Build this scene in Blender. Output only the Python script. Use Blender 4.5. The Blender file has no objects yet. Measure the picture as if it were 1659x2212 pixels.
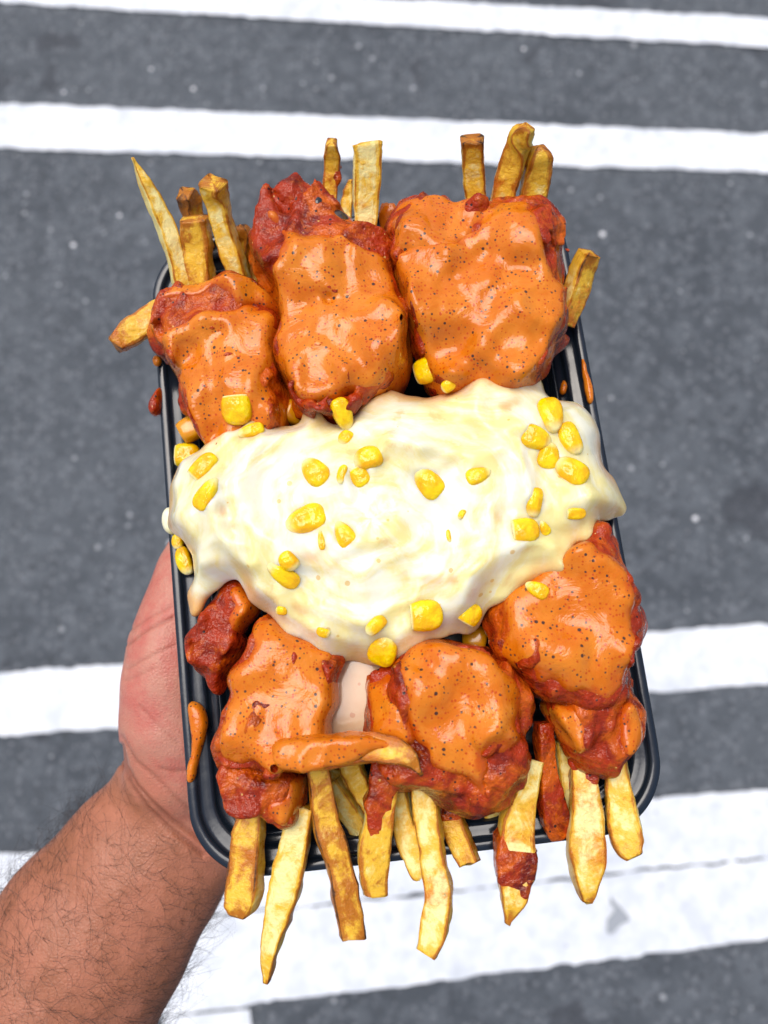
import bpy, math, random
import numpy as np
from mathutils import Vector, Matrix
from mathutils.bvhtree import BVHTree

random.seed(7)
RNG = np.random.default_rng(11)
scene = bpy.context.scene
COL = scene.collection

# ------------------------------------------------------------------ camera
# Measurements below were taken on a 1659 x 2212 view of the photograph.
FPX, CX, CY = 1660.0, 829.5, 1106.0
CAM_H = 1.45                      # lens above the road
RIM = CAM_H - 0.258               # tray rim above the road
PITCH, ROLL = math.radians(10.5), math.radians(2.5)
CAM_R = Matrix.Rotation(ROLL, 3, 'Y') @ Matrix.Rotation(PITCH, 3, 'X')
CAM_L = Vector((0.0, 0.0, CAM_H))
cam_data = bpy.data.cameras.new('camera')
cam = bpy.data.objects.new('camera', cam_data)
COL.objects.link(cam)
cam.matrix_world = Matrix.Translation(CAM_L) @ CAM_R.to_4x4()
cam_data.sensor_fit = 'VERTICAL'
cam_data.sensor_height = 36.0
cam_data.lens = 36.0 * FPX / 2212.0
cam_data.clip_start = 0.01
cam_data.clip_end = 2000
cam_data.dof.use_dof = True
cam_data.dof.focus_distance = 0.245
cam_data.dof.aperture_fstop = cam_data.lens / 3.0
scene.camera = cam

# ------------------------------------------------------------------ world, sun, exposure
SUN_EL, SUN_AZ = math.radians(70), math.radians(-35)      # azimuth from +Y, clockwise
world = bpy.data.worlds.new('World')
scene.world = world
world.use_nodes = True
wn = world.node_tree
bg = wn.nodes['Background']
sky = wn.nodes.new('ShaderNodeTexSky')
sky.sky_type = 'NISHITA'
sky.sun_disc = False
sky.sun_elevation = SUN_EL
sky.sun_rotation = SUN_AZ
sky.air_density = 1.0
sky.dust_density = 4.0
sky.ozone_density = 1.0
wn.links.new(sky.outputs[0], bg.inputs[0])
bg.inputs[1].default_value = 0.12
sun_data = bpy.data.lights.new('sun', 'SUN')
sun_data.energy = 1.5
sun_data.angle = math.radians(44)
sun_data.color = (1.0, 0.97, 0.93)
sun = bpy.data.objects.new('sun', sun_data)
COL.objects.link(sun)
sd = Vector((math.sin(SUN_AZ) * math.cos(SUN_EL), math.cos(SUN_AZ) * math.cos(SUN_EL), math.sin(SUN_EL)))
sun.rotation_euler = sd.to_track_quat('Z', 'Y').to_euler()
sun.location = (-2, 3, 5)
scene.view_settings.view_transform = 'Standard'
scene.view_settings.look = 'None'
scene.view_settings.gamma = 1.0
scene.view_settings.exposure = 0.60
scene.view_settings.use_curve_mapping = False

# ------------------------------------------------------------------ pixel <-> place
MR = np.array(CAM_R)

def px2w(pts, z=0.0):
    """photo pixels -> points on the horizontal plane z metres above the tray rim"""
    p = np.atleast_2d(np.array(pts, float))[:, :2]
    d = np.c_[(p[:, 0] - CX) / FPX, -(p[:, 1] - CY) / FPX, -np.ones(len(p))] @ MR.T
    z = np.broadcast_to(np.asarray(z, float), (len(p),))
    s = (RIM + z - CAM_H) / d[:, 2]
    return np.c_[d * s[:, None]] + np.array([0, 0, CAM_H])

def w2px(P):
    q = (np.asarray(P, float) - np.array([0, 0, CAM_H])) @ MR
    return np.c_[CX + FPX * q[:, 0] / -q[:, 2], CY - FPX * q[:, 1] / -q[:, 2]]

def zm(x0, y0, s):
    return lambda pts: [(x0 + s * a, y0 + s * b) for a, b in pts]
Z1 = zm(219.4, 246.9, .3307)
Z2 = zm(658.3, 246.9, .4299)
Z3 = zm(329.2, 795.5, .3307)
Z4 = zm(822.9, 795.5, .3803)
Z5 = zm(356.6, 1371.5, .36375)
Z6 = zm(822.9, 1316.6, .39682)
Z7 = zm(0.0, 1097.2, .50377)

# ------------------------------------------------------------------ numpy tools
def hash3(i, j, k, seed):
    h = (i.astype(np.int64) * 374761393 + j.astype(np.int64) * 668265263 + k.astype(np.int64) * 2147483647 + seed * 974634777) & 0xffffffff
    h = ((h ^ (h >> 13)) * 1274126177) & 0xffffffff
    h = ((h ^ (h >> 16)) * 2246822519) & 0xffffffff
    return ((h ^ (h >> 15)) & 0xffff) / 32767.5 - 1.0

def vnoise(P, size, seed=0):
    """smooth value noise in -1..1, feature size in metres"""
    q = P / size
    f = np.floor(q)
    t = q - f
    t = t * t * t * (t * (t * 6 - 15) + 10)
    i, j, k = f[:, 0], f[:, 1], f[:, 2]
    r = 0
    for a in (0, 1):
        wa = t[:, 0] if a else 1 - t[:, 0]
        for b in (0, 1):
            wb = t[:, 1] if b else 1 - t[:, 1]
            for c in (0, 1):
                wc = t[:, 2] if c else 1 - t[:, 2]
                r = r + wa * wb * wc * hash3(i + a, j + b, k + c, seed)
    return r

def chaikin(P, n=2):
    P = np.asarray(P, float)
    for _ in range(n):
        Q = np.roll(P, -1, 0)
        P = np.stack([.75 * P + .25 * Q, .25 * P + .75 * Q], 1).reshape(-1, P.shape[1])
    return P

def poly_sd(X, Y, P):
    """signed distance to polygon, + inside"""
    best = np.full(X.shape, 1e9)
    ins = np.zeros(X.shape, bool)
    Q = np.roll(P, -1, 0)
    for (x1, y1), (x2, y2) in zip(P[:, :2], Q[:, :2]):
        dx, dy = x2 - x1, y2 - y1
        L = dx * dx + dy * dy + 1e-18
        t = np.clip(((X - x1) * dx + (Y - y1) * dy) / L, 0, 1)
        best = np.minimum(best, (X - x1 - t * dx) ** 2 + (Y - y1 - t * dy) ** 2)
        c = ((y1 > Y) != (y2 > Y))
        if abs(dy) > 1e-12:
            ins ^= c & (X < x1 + (Y - y1) * dx / dy)
    d = np.sqrt(best)
    return np.where(ins, d, -d)

def line_d(X, Y, P):
    best = np.full(X.shape, 1e9)
    for (x1, y1), (x2, y2) in zip(P[:-1], P[1:]):
        dx, dy = x2 - x1, y2 - y1
        L = dx * dx + dy * dy + 1e-18
        t = np.clip(((X - x1) * dx + (Y - y1) * dy) / L, 0, 1)
        best = np.minimum(best, (X - x1 - t * dx) ** 2 + (Y - y1 - t * dy) ** 2)
    return np.sqrt(best)

def blur(A, n=1):
    for _ in range(n):
        for ax in range(A.ndim):
            B = np.pad(A, [(1, 1) if k == ax else (0, 0) for k in range(A.ndim)], mode='edge')
            s0 = [slice(None)] * A.ndim; s1 = list(s0); s2 = list(s0)
            s0[ax] = slice(0, -2); s1[ax] = slice(1, -1); s2[ax] = slice(2, None)
            A = .25 * B[tuple(s0)] + .5 * B[tuple(s1)] + .25 * B[tuple(s2)]
    return A

def inflate(inside, iters=500):
    u = np.zeros(inside.shape)
    m = inside.astype(float)
    for _ in range(iters):
        s = np.zeros_like(u)
        s[1:-1, 1:-1] = .25 * (u[2:, 1:-1] + u[:-2, 1:-1] + u[1:-1, 2:] + u[1:-1, :-2]) + 1.0
        u = s * m
    return u

def smooth01(a, b, x):
    t = np.clip((x - a) / (b - a), 0, 1)
    return t * t * (3 - 2 * t)

def surface_nets(F, o, h):
    """F<0 inside. returns verts, quads"""
    S = F < 0
    nx, ny, nz = F.shape
    c = np.zeros((nx - 1, ny - 1, nz - 1), np.int8)
    for a in (0, 1):
        for b in (0, 1):
            for d in (0, 1):
                c += S[a:nx - 1 + a, b:ny - 1 + b, d:nz - 1 + d]
    act = (c > 0) & (c < 8)
    I = np.argwhere(act)
    idx = -np.ones(act.shape, np.int64)
    idx[act] = np.arange(len(I))
    acc = np.zeros((len(I), 3)); cnt = np.zeros(len(I))
    offs = [(a, b, d) for a in (0, 1) for b in (0, 1) for d in (0, 1)]
    for p in offs:
        for ax in range(3):
            if p[ax]: continue
            q = list(p); q[ax] = 1
            v0 = F[I[:, 0] + p[0], I[:, 1] + p[1], I[:, 2] + p[2]]
            v1 = F[I[:, 0] + q[0], I[:, 1] + q[1], I[:, 2] + q[2]]
            m = (v0 < 0) != (v1 < 0)
            t = np.where(m, v0 / np.where(m, v0 - v1, 1), 0)
            pos = np.tile(np.array(p, float), (len(I), 1))
            pos[:, ax] += t
            acc += pos * m[:, None]; cnt += m
    V = (I + acc / cnt[:, None]) * h + np.asarray(o)
    quads = []
    for ax in range(3):
        a0 = [slice(None)] * 3; a1 = [slice(None)] * 3
        a0[ax] = slice(0, -1); a1[ax] = slice(1, None)
        s0, s1 = S[tuple(a0)], S[tuple(a1)]
        E = np.argwhere(s0 != s1)
        b, d = (ax + 1) % 3, (ax + 2) % 3
        ok = (E[:, b] > 0) & (E[:, d] > 0) & (E[:, b] < F.shape[b] - 1) & (E[:, d] < F.shape[d] - 1)
        E = E[ok]
        fl = s0[E[:, 0], E[:, 1], E[:, 2]]
        def cell(db, dd):
            K = E.copy(); K[:, b] += db; K[:, d] += dd
            return idx[K[:, 0], K[:, 1], K[:, 2]]
        q = np.stack([cell(-1, -1), cell(0, -1), cell(0, 0), cell(-1, 0)], 1)
        q = np.where(fl[:, None], q, q[:, ::-1])
        quads.append(q)
    return V, np.concatenate(quads)

# ------------------------------------------------------------------ object helpers
def mesh_np(name, V, Q):
    me = bpy.data.meshes.new(name)
    V = np.asarray(V, np.float32); Q = np.asarray(Q, np.int32)
    k = Q.shape[1]
    me.vertices.add(len(V)); me.vertices.foreach_set('co', V.ravel())
    me.loops.add(Q.size); me.loops.foreach_set('vertex_index', Q.ravel())
    me.polygons.add(len(Q))
    me.polygons.foreach_set('loop_start', np.arange(0, Q.size, k, dtype=np.int32))
    me.polygons.foreach_set('use_smooth', np.ones(len(Q), bool))
    me.update(calc_edges=True); me.validate()
    return me

def put(name, me, mat, parent=None, loc=None):
    o = bpy.data.objects.new(name, me)
    COL.objects.link(o)
    if mat is not None and me is not None and len(me.materials) == 0:
        me.materials.append(mat)
    if loc is not None: o.location = loc
    if parent is not None: o.parent = parent
    return o

def thing(name, label, cat, loc, group=None):
    o = bpy.data.objects.new(name, None)
    o.empty_display_size = .01
    COL.objects.link(o); o.location = loc
    return tag(o, label, cat, group)

def tag(o, label, cat, group=None, kind=None):
    if label: o['label'] = label
    if cat: o['category'] = cat
    if group: o['group'] = group
    if kind: o['kind'] = kind
    return o

def attr(me, name, vals):
    a = me.attributes.new(name, 'FLOAT', 'POINT')
    a.data.foreach_set('value', np.asarray(vals, np.float32))

# ------------------------------------------------------------------ materials
class NT:
    def __init__(s, name):
        s.m = bpy.data.materials.new(name); s.m.use_nodes = True
        s.t = s.m.node_tree; s.b = s.t.nodes['Principled BSDF']
    def n(s, typ, **kw):
        x = s.t.nodes.new(typ)
        for k, v in kw.items():
            if k.startswith('i_'): x.inputs[k[2:].replace('_', ' ')].default_value = v
            else: setattr(x, k, v)
        return x
    def l(s, a, b): s.t.links.new(a, b)
    def coord(s, rand=True):
        tc = s.n('ShaderNodeTexCoord')
        if not rand: return tc.outputs['Object']
        oi = s.n('ShaderNodeObjectInfo')
        mul = s.n('ShaderNodeMath', operation='MULTIPLY'); mul.inputs[1].default_value = 3.7
        s.l(oi.outputs['Random'], mul.inputs[0])
        add = s.n('ShaderNodeVectorMath', operation='ADD')
        s.l(tc.outputs['Object'], add.inputs[0]); s.l(mul.outputs[0], add.inputs[1])
        return add.outputs[0]
    def noise(s, co, scale, detail=3, rough=.55, dist=0):
        x = s.n('ShaderNodeTexNoise')
        x.inputs['Scale'].default_value = scale; x.inputs['Detail'].default_value = detail
        x.inputs['Roughness'].default_value = rough; x.inputs['Distortion'].default_value = dist
        s.l(co, x.inputs['Vector']); return x.outputs['Fac']
    def ramp(s, f, a, b, c0=0., c1=1.):
        x = s.n('ShaderNodeMapRange'); x.interpolation_type = 'SMOOTHSTEP'
        x.inputs[1].default_value = a; x.inputs[2].default_value = b
        x.inputs[3].default_value = c0; x.inputs[4].default_value = c1
        s.l(f, x.inputs[0]); return x.outputs[0]
    def mix(s, f, a, b):
        x = s.n('ShaderNodeMix', data_type='RGBA')
        for v, i in ((f, 0), (a, 6), (b, 7)):
            if hasattr(v, 'is_output'): s.l(v, x.inputs[i])
            elif i == 0: x.inputs[0].default_value = v
            else: x.inputs[i].default_value = (*v, 1)
        return x.outputs[2]
    def math(s, op, a, b=0.):
        x = s.n('ShaderNodeMath', operation=op)
        for v, i in ((a, 0), (b, 1)):
            if hasattr(v, 'is_output'): s.l(v, x.inputs[i])
            else: x.inputs[i].default_value = v
        return x.outputs[0]
    def attr(s, name):
        x = s.n('ShaderNodeAttribute'); x.attribute_name = name; return x.outputs['Fac']
    def specks(s, co, scale, rmax, keep):
        """1 in small round specks; keep = share of cells that carry one"""
        v = s.n('ShaderNodeTexVoronoi'); v.inputs['Scale'].default_value = scale
        s.l(co, v.inputs['Vector'])
        sep = s.n('ShaderNodeSeparateColor'); s.l(v.outputs['Color'], sep.inputs[0])
        r = s.ramp(sep.outputs[0], 1 - keep, 1, 0.0, rmax)
        d = s.math('SUBTRACT', r, v.outputs['Distance'])
        return s.ramp(d, 0.0, 0.05)
    def bump(s, h, strength=.5, dist=.001, prev=None):
        x = s.n('ShaderNodeBump'); x.inputs['Strength'].default_value = strength; x.inputs['Distance'].default_value = dist
        s.l(h, x.inputs['Height'])
        if prev is not None: s.l(prev, x.inputs['Normal'])
        return x.outputs[0]
    def out(s, col=None, rough=None, nrm=None, **kw):
        I = s.b.inputs
        for v, k in ((col, 'Base Color'), (rough, 'Roughness'), (nrm, 'Normal')):
            if v is None: continue
            if hasattr(v, 'is_output'): s.l(v, I[k])
            elif isinstance(v, tuple): I[k].default_value = (*v, 1)
            else: I[k].default_value = v
        for k, v in kw.items(): I[k.replace('_', ' ')].default_value = v
        return s.m

def m_sauce():
    t = NT('creamy_orange_sauce'); co = t.coord()
    n1 = t.noise(co, 60, 5, .65, .8)
    n2 = t.noise(co, 330, 4, .65)
    c = t.mix(t.ramp(n1, .36, .66), (.56, .130, .0025), (.63, .190, .012))
    c = t.mix(t.ramp(n2, .5, .8, 0, .5), c, (.65, .21, .03))
    th = t.math('ADD', t.attr('thin'), t.math('MULTIPLY', t.math('SUBTRACT', n1, .5), .9))
    c = t.mix(t.ramp(th, .30, 1.0, 0, .85), c, (.46, .062, .002))
    c = t.mix(t.math('MULTIPLY', t.specks(co, 1050, .45, .6), .7), c, (.42, .03, .003))
    c = t.mix(t.math('MULTIPLY', t.specks(co, 820, .36, .42), .85), c, (.030, .027, .024))
    c = t.mix(t.math('MULTIPLY', t.specks(co, 480, .30, .24), .9), c, (.016, .016, .018))
    nb = t.bump(n2, .12, .0006)
    nb = t.bump(t.noise(co, 100, 4, .6, .7), .42, .0018, nb)
    return t.out(c, t.ramp(n1, .3, .7, .06, .13), nb, Subsurface_Weight=.08, Subsurface_Radius=(1, .4, .1), Subsurface_Scale=.0012, IOR=1.39)

def m_chicken():
    t = NT('hot_sauce_chicken_crust'); co = t.coord()
    n1 = t.noise(co, 75, 5, .65, .6)
    n2 = t.noise(co, 240, 4, .6)
    c = t.mix(t.ramp(n1, .32, .58), (.105, .007, .003), (.34, .028, .003))
    c = t.mix(t.ramp(t.noise(co, 55, 5, .7, .8), .46, .64), c, (.52, .095, .003))
    c = t.mix(t.ramp(n2, .54, .76, 0, .6), c, (.52, .11, .005))
    c = t.mix(t.math('MULTIPLY', t.specks(co, 620, .34, .24), .9), c, (.012, .010, .010))
    c = t.mix(t.math('MULTIPLY', t.specks(co, 640, .28, .08), .8), c, (.60, .36, .09))
    nb = t.bump(t.noise(co, 480, 3, .5), .20, .0008)
    nb = t.bump(n2, .75, .0022, nb)
    return t.out(c, t.ramp(n1, .3, .7, .06, .15), nb, Subsurface_Weight=.04, Subsurface_Scale=.001, IOR=1.36)

def m_cheese():
    t = NT('melted_white_cheese'); co = t.coord(False)
    # coordinates that run round the swirl, so streaks follow the stirring
    cb = t.n('ShaderNodeCombineXYZ')
    t.l(t.math('MULTIPLY', t.attr('sr'), 95.), cb.inputs[0])
    t.l(t.math('MULTIPLY', t.attr('sx'), .9), cb.inputs[1]); t.l(t.math('MULTIPLY', t.attr('sy'), .9), cb.inputs[2])
    wr = t.n('ShaderNodeTexNoise'); wr.inputs['Scale'].default_value = 38; wr.inputs['Detail'].default_value = 2
    t.l(co, wr.inputs['Vector'])
    wa = t.n('ShaderNodeVectorMath', operation='MULTIPLY_ADD'); wa.inputs[1].default_value = (2.2, .5, .5)
    t.l(wr.outputs['Color'], wa.inputs[0]); t.l(cb.outputs[0], wa.inputs[2])
    sw = t.noise(wa.outputs[0], 1.3, 5, .6, .6)
    n1 = t.noise(co, 30, 6, .62, 1.6)
    f = t.math('ADD', t.math('MULTIPLY', sw, .55), t.math('MULTIPLY', n1, .45))
    c = t.mix(t.ramp(f, .41, .60), (.79, .765, .61), (.78, .68, .29))
    n2 = t.noise(co, 46, 5, .65, 1.4)
    c = t.mix(t.ramp(t.math('ADD', t.math('MULTIPLY', n2, .7), t.math('MULTIPLY', sw, .3)), .56, .70, 0, .6), c, (.72, .40, .15))
    c = t.mix(t.math('MULTIPLY', t.specks(co, 330, .3, .12), .6), c, (.66, .38, .05))
    c = t.mix(t.math('MULTIPLY', t.attr('fringe'), 1.0), c, (.70, .33, .09))
    nb = t.bump(sw, .20, .0022)
    nb = t.bump(t.noise(co, 60, 3, .5, 1.2), .25, .0020, nb)
    nb = t.bump(t.noise(co, 420, 2, .5), .08, .0006, nb)
    return t.out(c, t.ramp(f, .35, .65, .12, .26), nb, Subsurface_Weight=.7, Subsurface_Radius=(1, .9, .6), Subsurface_Scale=.006, IOR=1.42)

def m_corn():
    t = NT('sweetcorn'); co = t.coord()
    c = t.mix(t.ramp(t.noise(co, 1.6, 3, .6, .5), .35, .65), (.80, .40, .001), (.86, .60, .002))
    c = t.mix(t.ramp(t.attr('tip'), .40, .98), c, (.80, .70, .32))
    nb = t.bump(t.noise(co, 3.0, 3, .5), .16, .05)
    return t.out(c, .09, nb, Subsurface_Weight=.35, Subsurface_Radius=(1, .65, .05), Subsurface_Scale=.003, IOR=1.45)

def m_amber():
    t = NT('sauced_sweetcorn'); co = t.coord()
    c = t.mix(t.noise(co, 1.2, 3, .6), (.62, .22, .002), (.68, .32, .006))
    return t.out(c, .14, None, Subsurface_Weight=.2, Subsurface_Radius=(1, .5, .05), Subsurface_Scale=.002)

def m_fry():
    t = NT('fried_potato'); co = t.coord()
    cb = t.n('ShaderNodeCombineXYZ')
    oi = t.n('ShaderNodeObjectInfo')
    t.l(t.attr('fu'), cb.inputs[0]); t.l(t.attr('fv'), cb.inputs[1]); t.l(t.math('MULTIPLY', oi.outputs['Random'], 9.), cb.inputs[2])
    st = t.noise(cb.outputs[0], 2.6, 5, .65, .5)          # streaks along the fry
    n1 = t.noise(co, 110, 5, .68, .5)
    n2 = t.noise(co, 480, 4, .65)
    br = t.math('ADD', t.attr('brown'), t.math('MULTIPLY', t.math('SUBTRACT', n1, .5), 1.35))
    br = t.math('ADD', br, t.math('MULTIPLY', t.math('SUBTRACT', st, .5), .8))
    c = t.mix(t.ramp(br, -.08, .22), (.84, .71, .28), (.76, .44, .03))
    c = t.mix(t.ramp(br, .24, .56), c, (.42, .135, .005))
    c = t.mix(t.ramp(br, .72, 1.05), c, (.075, .026, .007))
    c = t.mix(t.ramp(n2, .55, .8, 0, .4), c, (.78, .60, .17))
    sa = t.math('ADD', t.attr('sauced'), t.math('MULTIPLY', t.math('SUBTRACT', n1, .5), 1.3))
    sm = t.ramp(t.math('ADD', sa, t.math('MULTIPLY', t.math('SUBTRACT', n2, .5), .9)), .12, .92, 0, .94)
    sc = t.mix(n2, (.38, .035, .002), (.60, .165, .005))
    sc = t.mix(t.math('MULTIPLY', t.specks(co, 560, .34, .25), .9), sc, (.012, .010, .010))
    c = t.mix(sm, c, sc)
    nb = t.bump(n2, .55, .0009)
    nb = t.bump(t.math('ADD', n1, st), .5, .0012, nb)
    rg = t.math('SUBTRACT', .33, t.math('MULTIPLY', sm, .24))
    return t.out(c, rg, nb, Subsurface_Weight=.10, Subsurface_Radius=(1, .5, .15), Subsurface_Scale=.0015, IOR=1.4)

def m_tray():
    t = NT('black_plastic'); co = t.coord(False)
    n = t.noise(co, 300, 4, .6)
    nb = t.bump(n, .06, .0005)
    g = t.noise(co, 70, 5, .7, .8)
    c = t.mix(t.ramp(g, .58, .74, 0, .5), (.009, .014, .022), (.032, .037, .044))
    return t.out(c, t.ramp(g, .35, .75, .11, .27), nb, IOR=1.5)

def m_skin():
    t = NT('skin'); co = t.coord(False)
    n1 = t.noise(co, 70, 6, .7)
    n2 = t.noise(co, 700, 3, .6)
    c = t.mix(t.ramp(n1, .35, .65), (.31, .115, .058), (.40, .150, .084))
    c = t.mix(t.attr('palm'), c, t.mix(t.ramp(n1, .38, .65), (.50, .220, .155), (.47, .135, .10)))
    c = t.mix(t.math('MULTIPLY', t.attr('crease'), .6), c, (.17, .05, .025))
    v = t.n('ShaderNodeTexVoronoi'); v.feature = 'DISTANCE_TO_EDGE'; v.inputs['Scale'].default_value = 750
    t.l(co, v.inputs['Vector'])
    nb = t.bump(v.outputs['Distance'], .32, .0009)
    nb = t.bump(n2, .2, .0006, nb)
    return t.out(c, .42, nb, Subsurface_Weight=.10, Subsurface_Radius=(1, .4, .2), Subsurface_Scale=.002, IOR=1.38)

def m_hair():
    t = NT('dark_hair'); return t.out((.022, .014, .011), .45)

def m_asphalt():
    t = NT('asphalt'); co = t.coord(False)
    big = t.noise(co, 2.2, 4, .6)
    mid = t.noise(co, 22, 4, .65)
    wr = t.n('ShaderNodeTexNoise'); wr.inputs['Scale'].default_value = 14; wr.inputs['Detail'].default_value = 3
    t.l(co, wr.inputs['Vector'])
    wa = t.n('ShaderNodeVectorMath', operation='MULTIPLY_ADD'); wa.inputs[1].default_value = (.16, .16, 0)
    t.l(wr.outputs['Color'], wa.inputs[0]); t.l(co, wa.inputs[2])
    c = t.mix(t.ramp(big, .3, .7), (.045, .053, .062), (.075, .085, .095))
    c = t.mix(t.ramp(mid, .42, .62, 0, .6), c, (.105, .117, .130))
    c = t.mix(t.math('MULTIPLY', t.specks(co, 90, .5, .8), .5), c, (.18, .19, .205))
    c = t.mix(t.math('MULTIPLY', t.specks(co, 130, .6, .4), .65), c, (.030, .033, .038))
    c = t.mix(t.math('MULTIPLY', t.specks(co, 34, .20, .34), .55), c, (.46, .47, .48))
    c = t.mix(t.math('MULTIPLY', t.specks(co, 21, .14, .10), .9), c, (.70, .70, .70))
    c = t.mix(t.math('MULTIPLY', t.specks(wa.outputs[0], 8.5, .40, .28), .6), c, (.030, .033, .040))
    nb = t.bump(t.noise(co, 160, 3, .7), .8, .004)
    return t.out(c, .8, nb)

def m_paint():
    t = NT('road_paint'); co = t.coord(False)
    n = t.noise(co, 26, 5, .7); b = t.noise(co, 7, 4, .65)
    c = t.mix(t.ramp(n, .36, .66), (.70, .72, .735), (.56, .59, .625))
    c = t.mix(t.ramp(b, .52, .76, 0, .7), c, (.42, .45, .48))
    c = t.mix(t.math('MULTIPLY', t.specks(co, 60, .25, .08), .5), c, (.25, .26, .28))
    return t.out(c, .65, t.bump(t.noise(co, 200, 3), .5, .002))

def m_milk():
    t = NT('thin_cheese_liquid'); co = t.coord(False)
    c = t.mix(t.noise(co, 160, 3, .6), (.52, .30, .15), (.58, .43, .28))
    c = t.mix(t.math('MULTIPLY', t.specks(co, 420, .4, .4), .6), c, (.42, .14, .05))
    return t.out(c, .12, None, Subsurface_Weight=.1, Subsurface_Scale=.002)

def m_char():
    t = NT('charred_skin'); co = t.coord()
    n = t.noise(co, 160, 4, .65)
    c = t.mix(t.ramp(n, .35, .65), (.018, .017, .020), (.11, .075, .05))
    return t.out(c, .18, t.bump(n, .5, .0015))

M = dict(char=m_char(), sauce=m_sauce(), chicken=m_chicken(), cheese=m_cheese(), corn=m_corn(), amber=m_amber(), fry=m_fry(),
         tray=m_tray(), skin=m_skin(), hair=m_hair(), asphalt=m_asphalt(), paint=m_paint(), milk=m_milk())

# ------------------------------------------------------------------ the road and its painted lines
def plane(name, pts, z, mat, parent=None):
    me = bpy.data.meshes.new(name)
    me.from_pydata([(p[0], p[1], z) for p in pts], [], [list(range(len(pts)))]); me.update()
    return put(name, me, mat, parent)

road = plane('road', [(-300, -300), (300, -300), (300, 300), (-300, 300)], 0.0, M['asphalt'])
tag(road, 'dark grey asphalt road', None, None, 'structure')

def stripe(top, bot, x0, x1, label, seed, z=.004):
    """top, bot: ((x,y),(x,y)) pixel lines; x0..x1 metres along the line"""
    G = -RIM
    def ln(seg):
        a, b = px2w(seg, G)[:, :2]
        return a, (b - a) / (b[0] - a[0])
    a, da = ln(top); b, db = ln(bot)
    xs = np.arange(x0, x1 + .001, .012)
    rag = lambda s: .0022 * vnoise(np.c_[xs, xs * 0, xs * 0], .03, s) + .0020 * vnoise(np.c_[xs, xs * 0, xs * 0], .011, s + 9)
    yt = a[1] + (xs - a[0]) * da[1] + rag(seed); yb = b[1] + (xs - b[0]) * db[1] + rag(seed + 5)
    n = len(xs)
    V = np.concatenate([np.c_[xs, yt, np.full(n, z)], np.c_[xs, yb, np.full(n, z)]])
    i = np.arange(n - 1)
    me = mesh_np('painted_line', V, np.stack([n + i, n + i + 1, i + 1, i], 1))
    o = put('painted_line', me, M['paint'], road)
    o['label'] = label
    return o
stripe(((0, -43), (1659, 42)), ((0, 8), (1659, 106)), -12, 12, 'farthest white painted line', 1)
stripe(((0, 225), (1659, 291)), ((0, 322), (1659, 375)), -12, 12, 'white painted line behind the upper fries', 2)
stripe(((0, 1452), (1659, 1348)), ((0, 1588), (1659, 1478)), -12, 12, 'white painted line behind the wrist', 3)
stripe(((0, 1845), (1659, 1703)), ((650, 1955), (1659, 1848)), -12, 12, 'white painted line behind the lower fries', 4)
stripe(((650, 1960), (1659, 1853)), ((545, 2168), (1659, 2028)), -12, 12, 'broad nearest white painted line', 5)
p = px2w([(352, 2196), (540, 2177), (620, 2800), (400, 2800)], -RIM)
c6 = plane('painted_line', [tuple(q[:2]) for q in p[::-1]], .0044, M['paint'], road)
c6['label'] = 'short white painted line running towards the viewer'

stn = px2w([(1325 + 17 * math.cos(a) * (1 + .3 * math.sin(5 * a)) + 12 * math.sin(2 * a + 1), 1972 + 36 * math.sin(a) * (1 + .2 * math.cos(4 * a))) for a in np.linspace(0, 2 * math.pi, 25)[:-1]], -RIM)
st_o = plane('stain', [tuple(q[:2]) for q in stn[::-1]], .0084, NT('worn_paint').out((.30, .32, .34), .8), road)
st_o['label'] = 'dark scuff on the nearest white line'

# ------------------------------------------------------------------ tray
TC = np.array([[310.5, 526.8], [1198, 401.7], [1469, 1793], [423, 1912]])
tw = px2w(TC, 0)
tcen = tw.mean(0)
ex = (tw[1] - tw[0] + tw[2] - tw[3]) / 2; WID = np.linalg.norm(ex); ex /= WID
ey = np.array([-ex[1], ex[0], 0]); LEN = abs(np.dot((tw[0] - tw[3] + tw[1] - tw[2]) / 2, ey))
TB = -.042                                   # underside of the floor below the rim

def ring(off, n=10, R=.024):
    a, b = WID / 2 - off, LEN / 2 - off
    r = max(R - off * .75, .004)
    P = []
    for sx, sy, a0 in ((1, 1, 0), (-1, 1, 90), (-1, -1, 180), (1, -1, 270)):
        for k in range(n + 1):
            t = math.radians(a0 + 90 * k / n)
            P.append((sx * (a - r) + r * math.cos(t), sy * (b - r) + r * math.sin(t)))
    return np.array(P)

def tray_shell(prof, name, cap=False):
    V = []; Q = []
    for o, z in prof:
        r = ring(o)
        V.append(tcen + r[:, :1] * ex + r[:, 1:] * ey + np.array([0, 0, z]))
    n = len(V[0])
    for k in range(len(prof) - 1):
        i = np.arange(n); j = (i + 1) % n
        Q.append(np.stack([k * n + i, k * n + j, (k + 1) * n + j, (k + 1) * n + i], 1))
    V = np.concatenate(V) - tray_o; Q = np.concatenate(Q)
    me = bpy.data.meshes.new(name)
    F = Q.tolist()
    if cap: F.append([(len(prof) - 1) * n + i for i in range(n)])
    me.from_pydata(V.tolist(), [], F); me.update()
    me.polygons.foreach_set('use_smooth', np.ones(len(me.polygons), bool))
    return me
tray_o = np.array([tcen[0], tcen[1], RIM + TB])
tray = thing('food_tray', 'black plastic takeaway tray heaped with fries, chicken and cheese', 'tray', tray_o)
rim_p = [(.0016, -.0050), (.0006, -.0052), (.0000, -.0045), (.0000, -.0012), (.0004, -.0003), (.0012, .0000), (.0026, .0000),
         (.0034, -.0004), (.0038, -.0014), (.0044, -.0019), (.0078, -.0022), (.0084, -.0027), (.0088, -.0040), (.0094, -.0046), (.0120, -.0050)]
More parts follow.
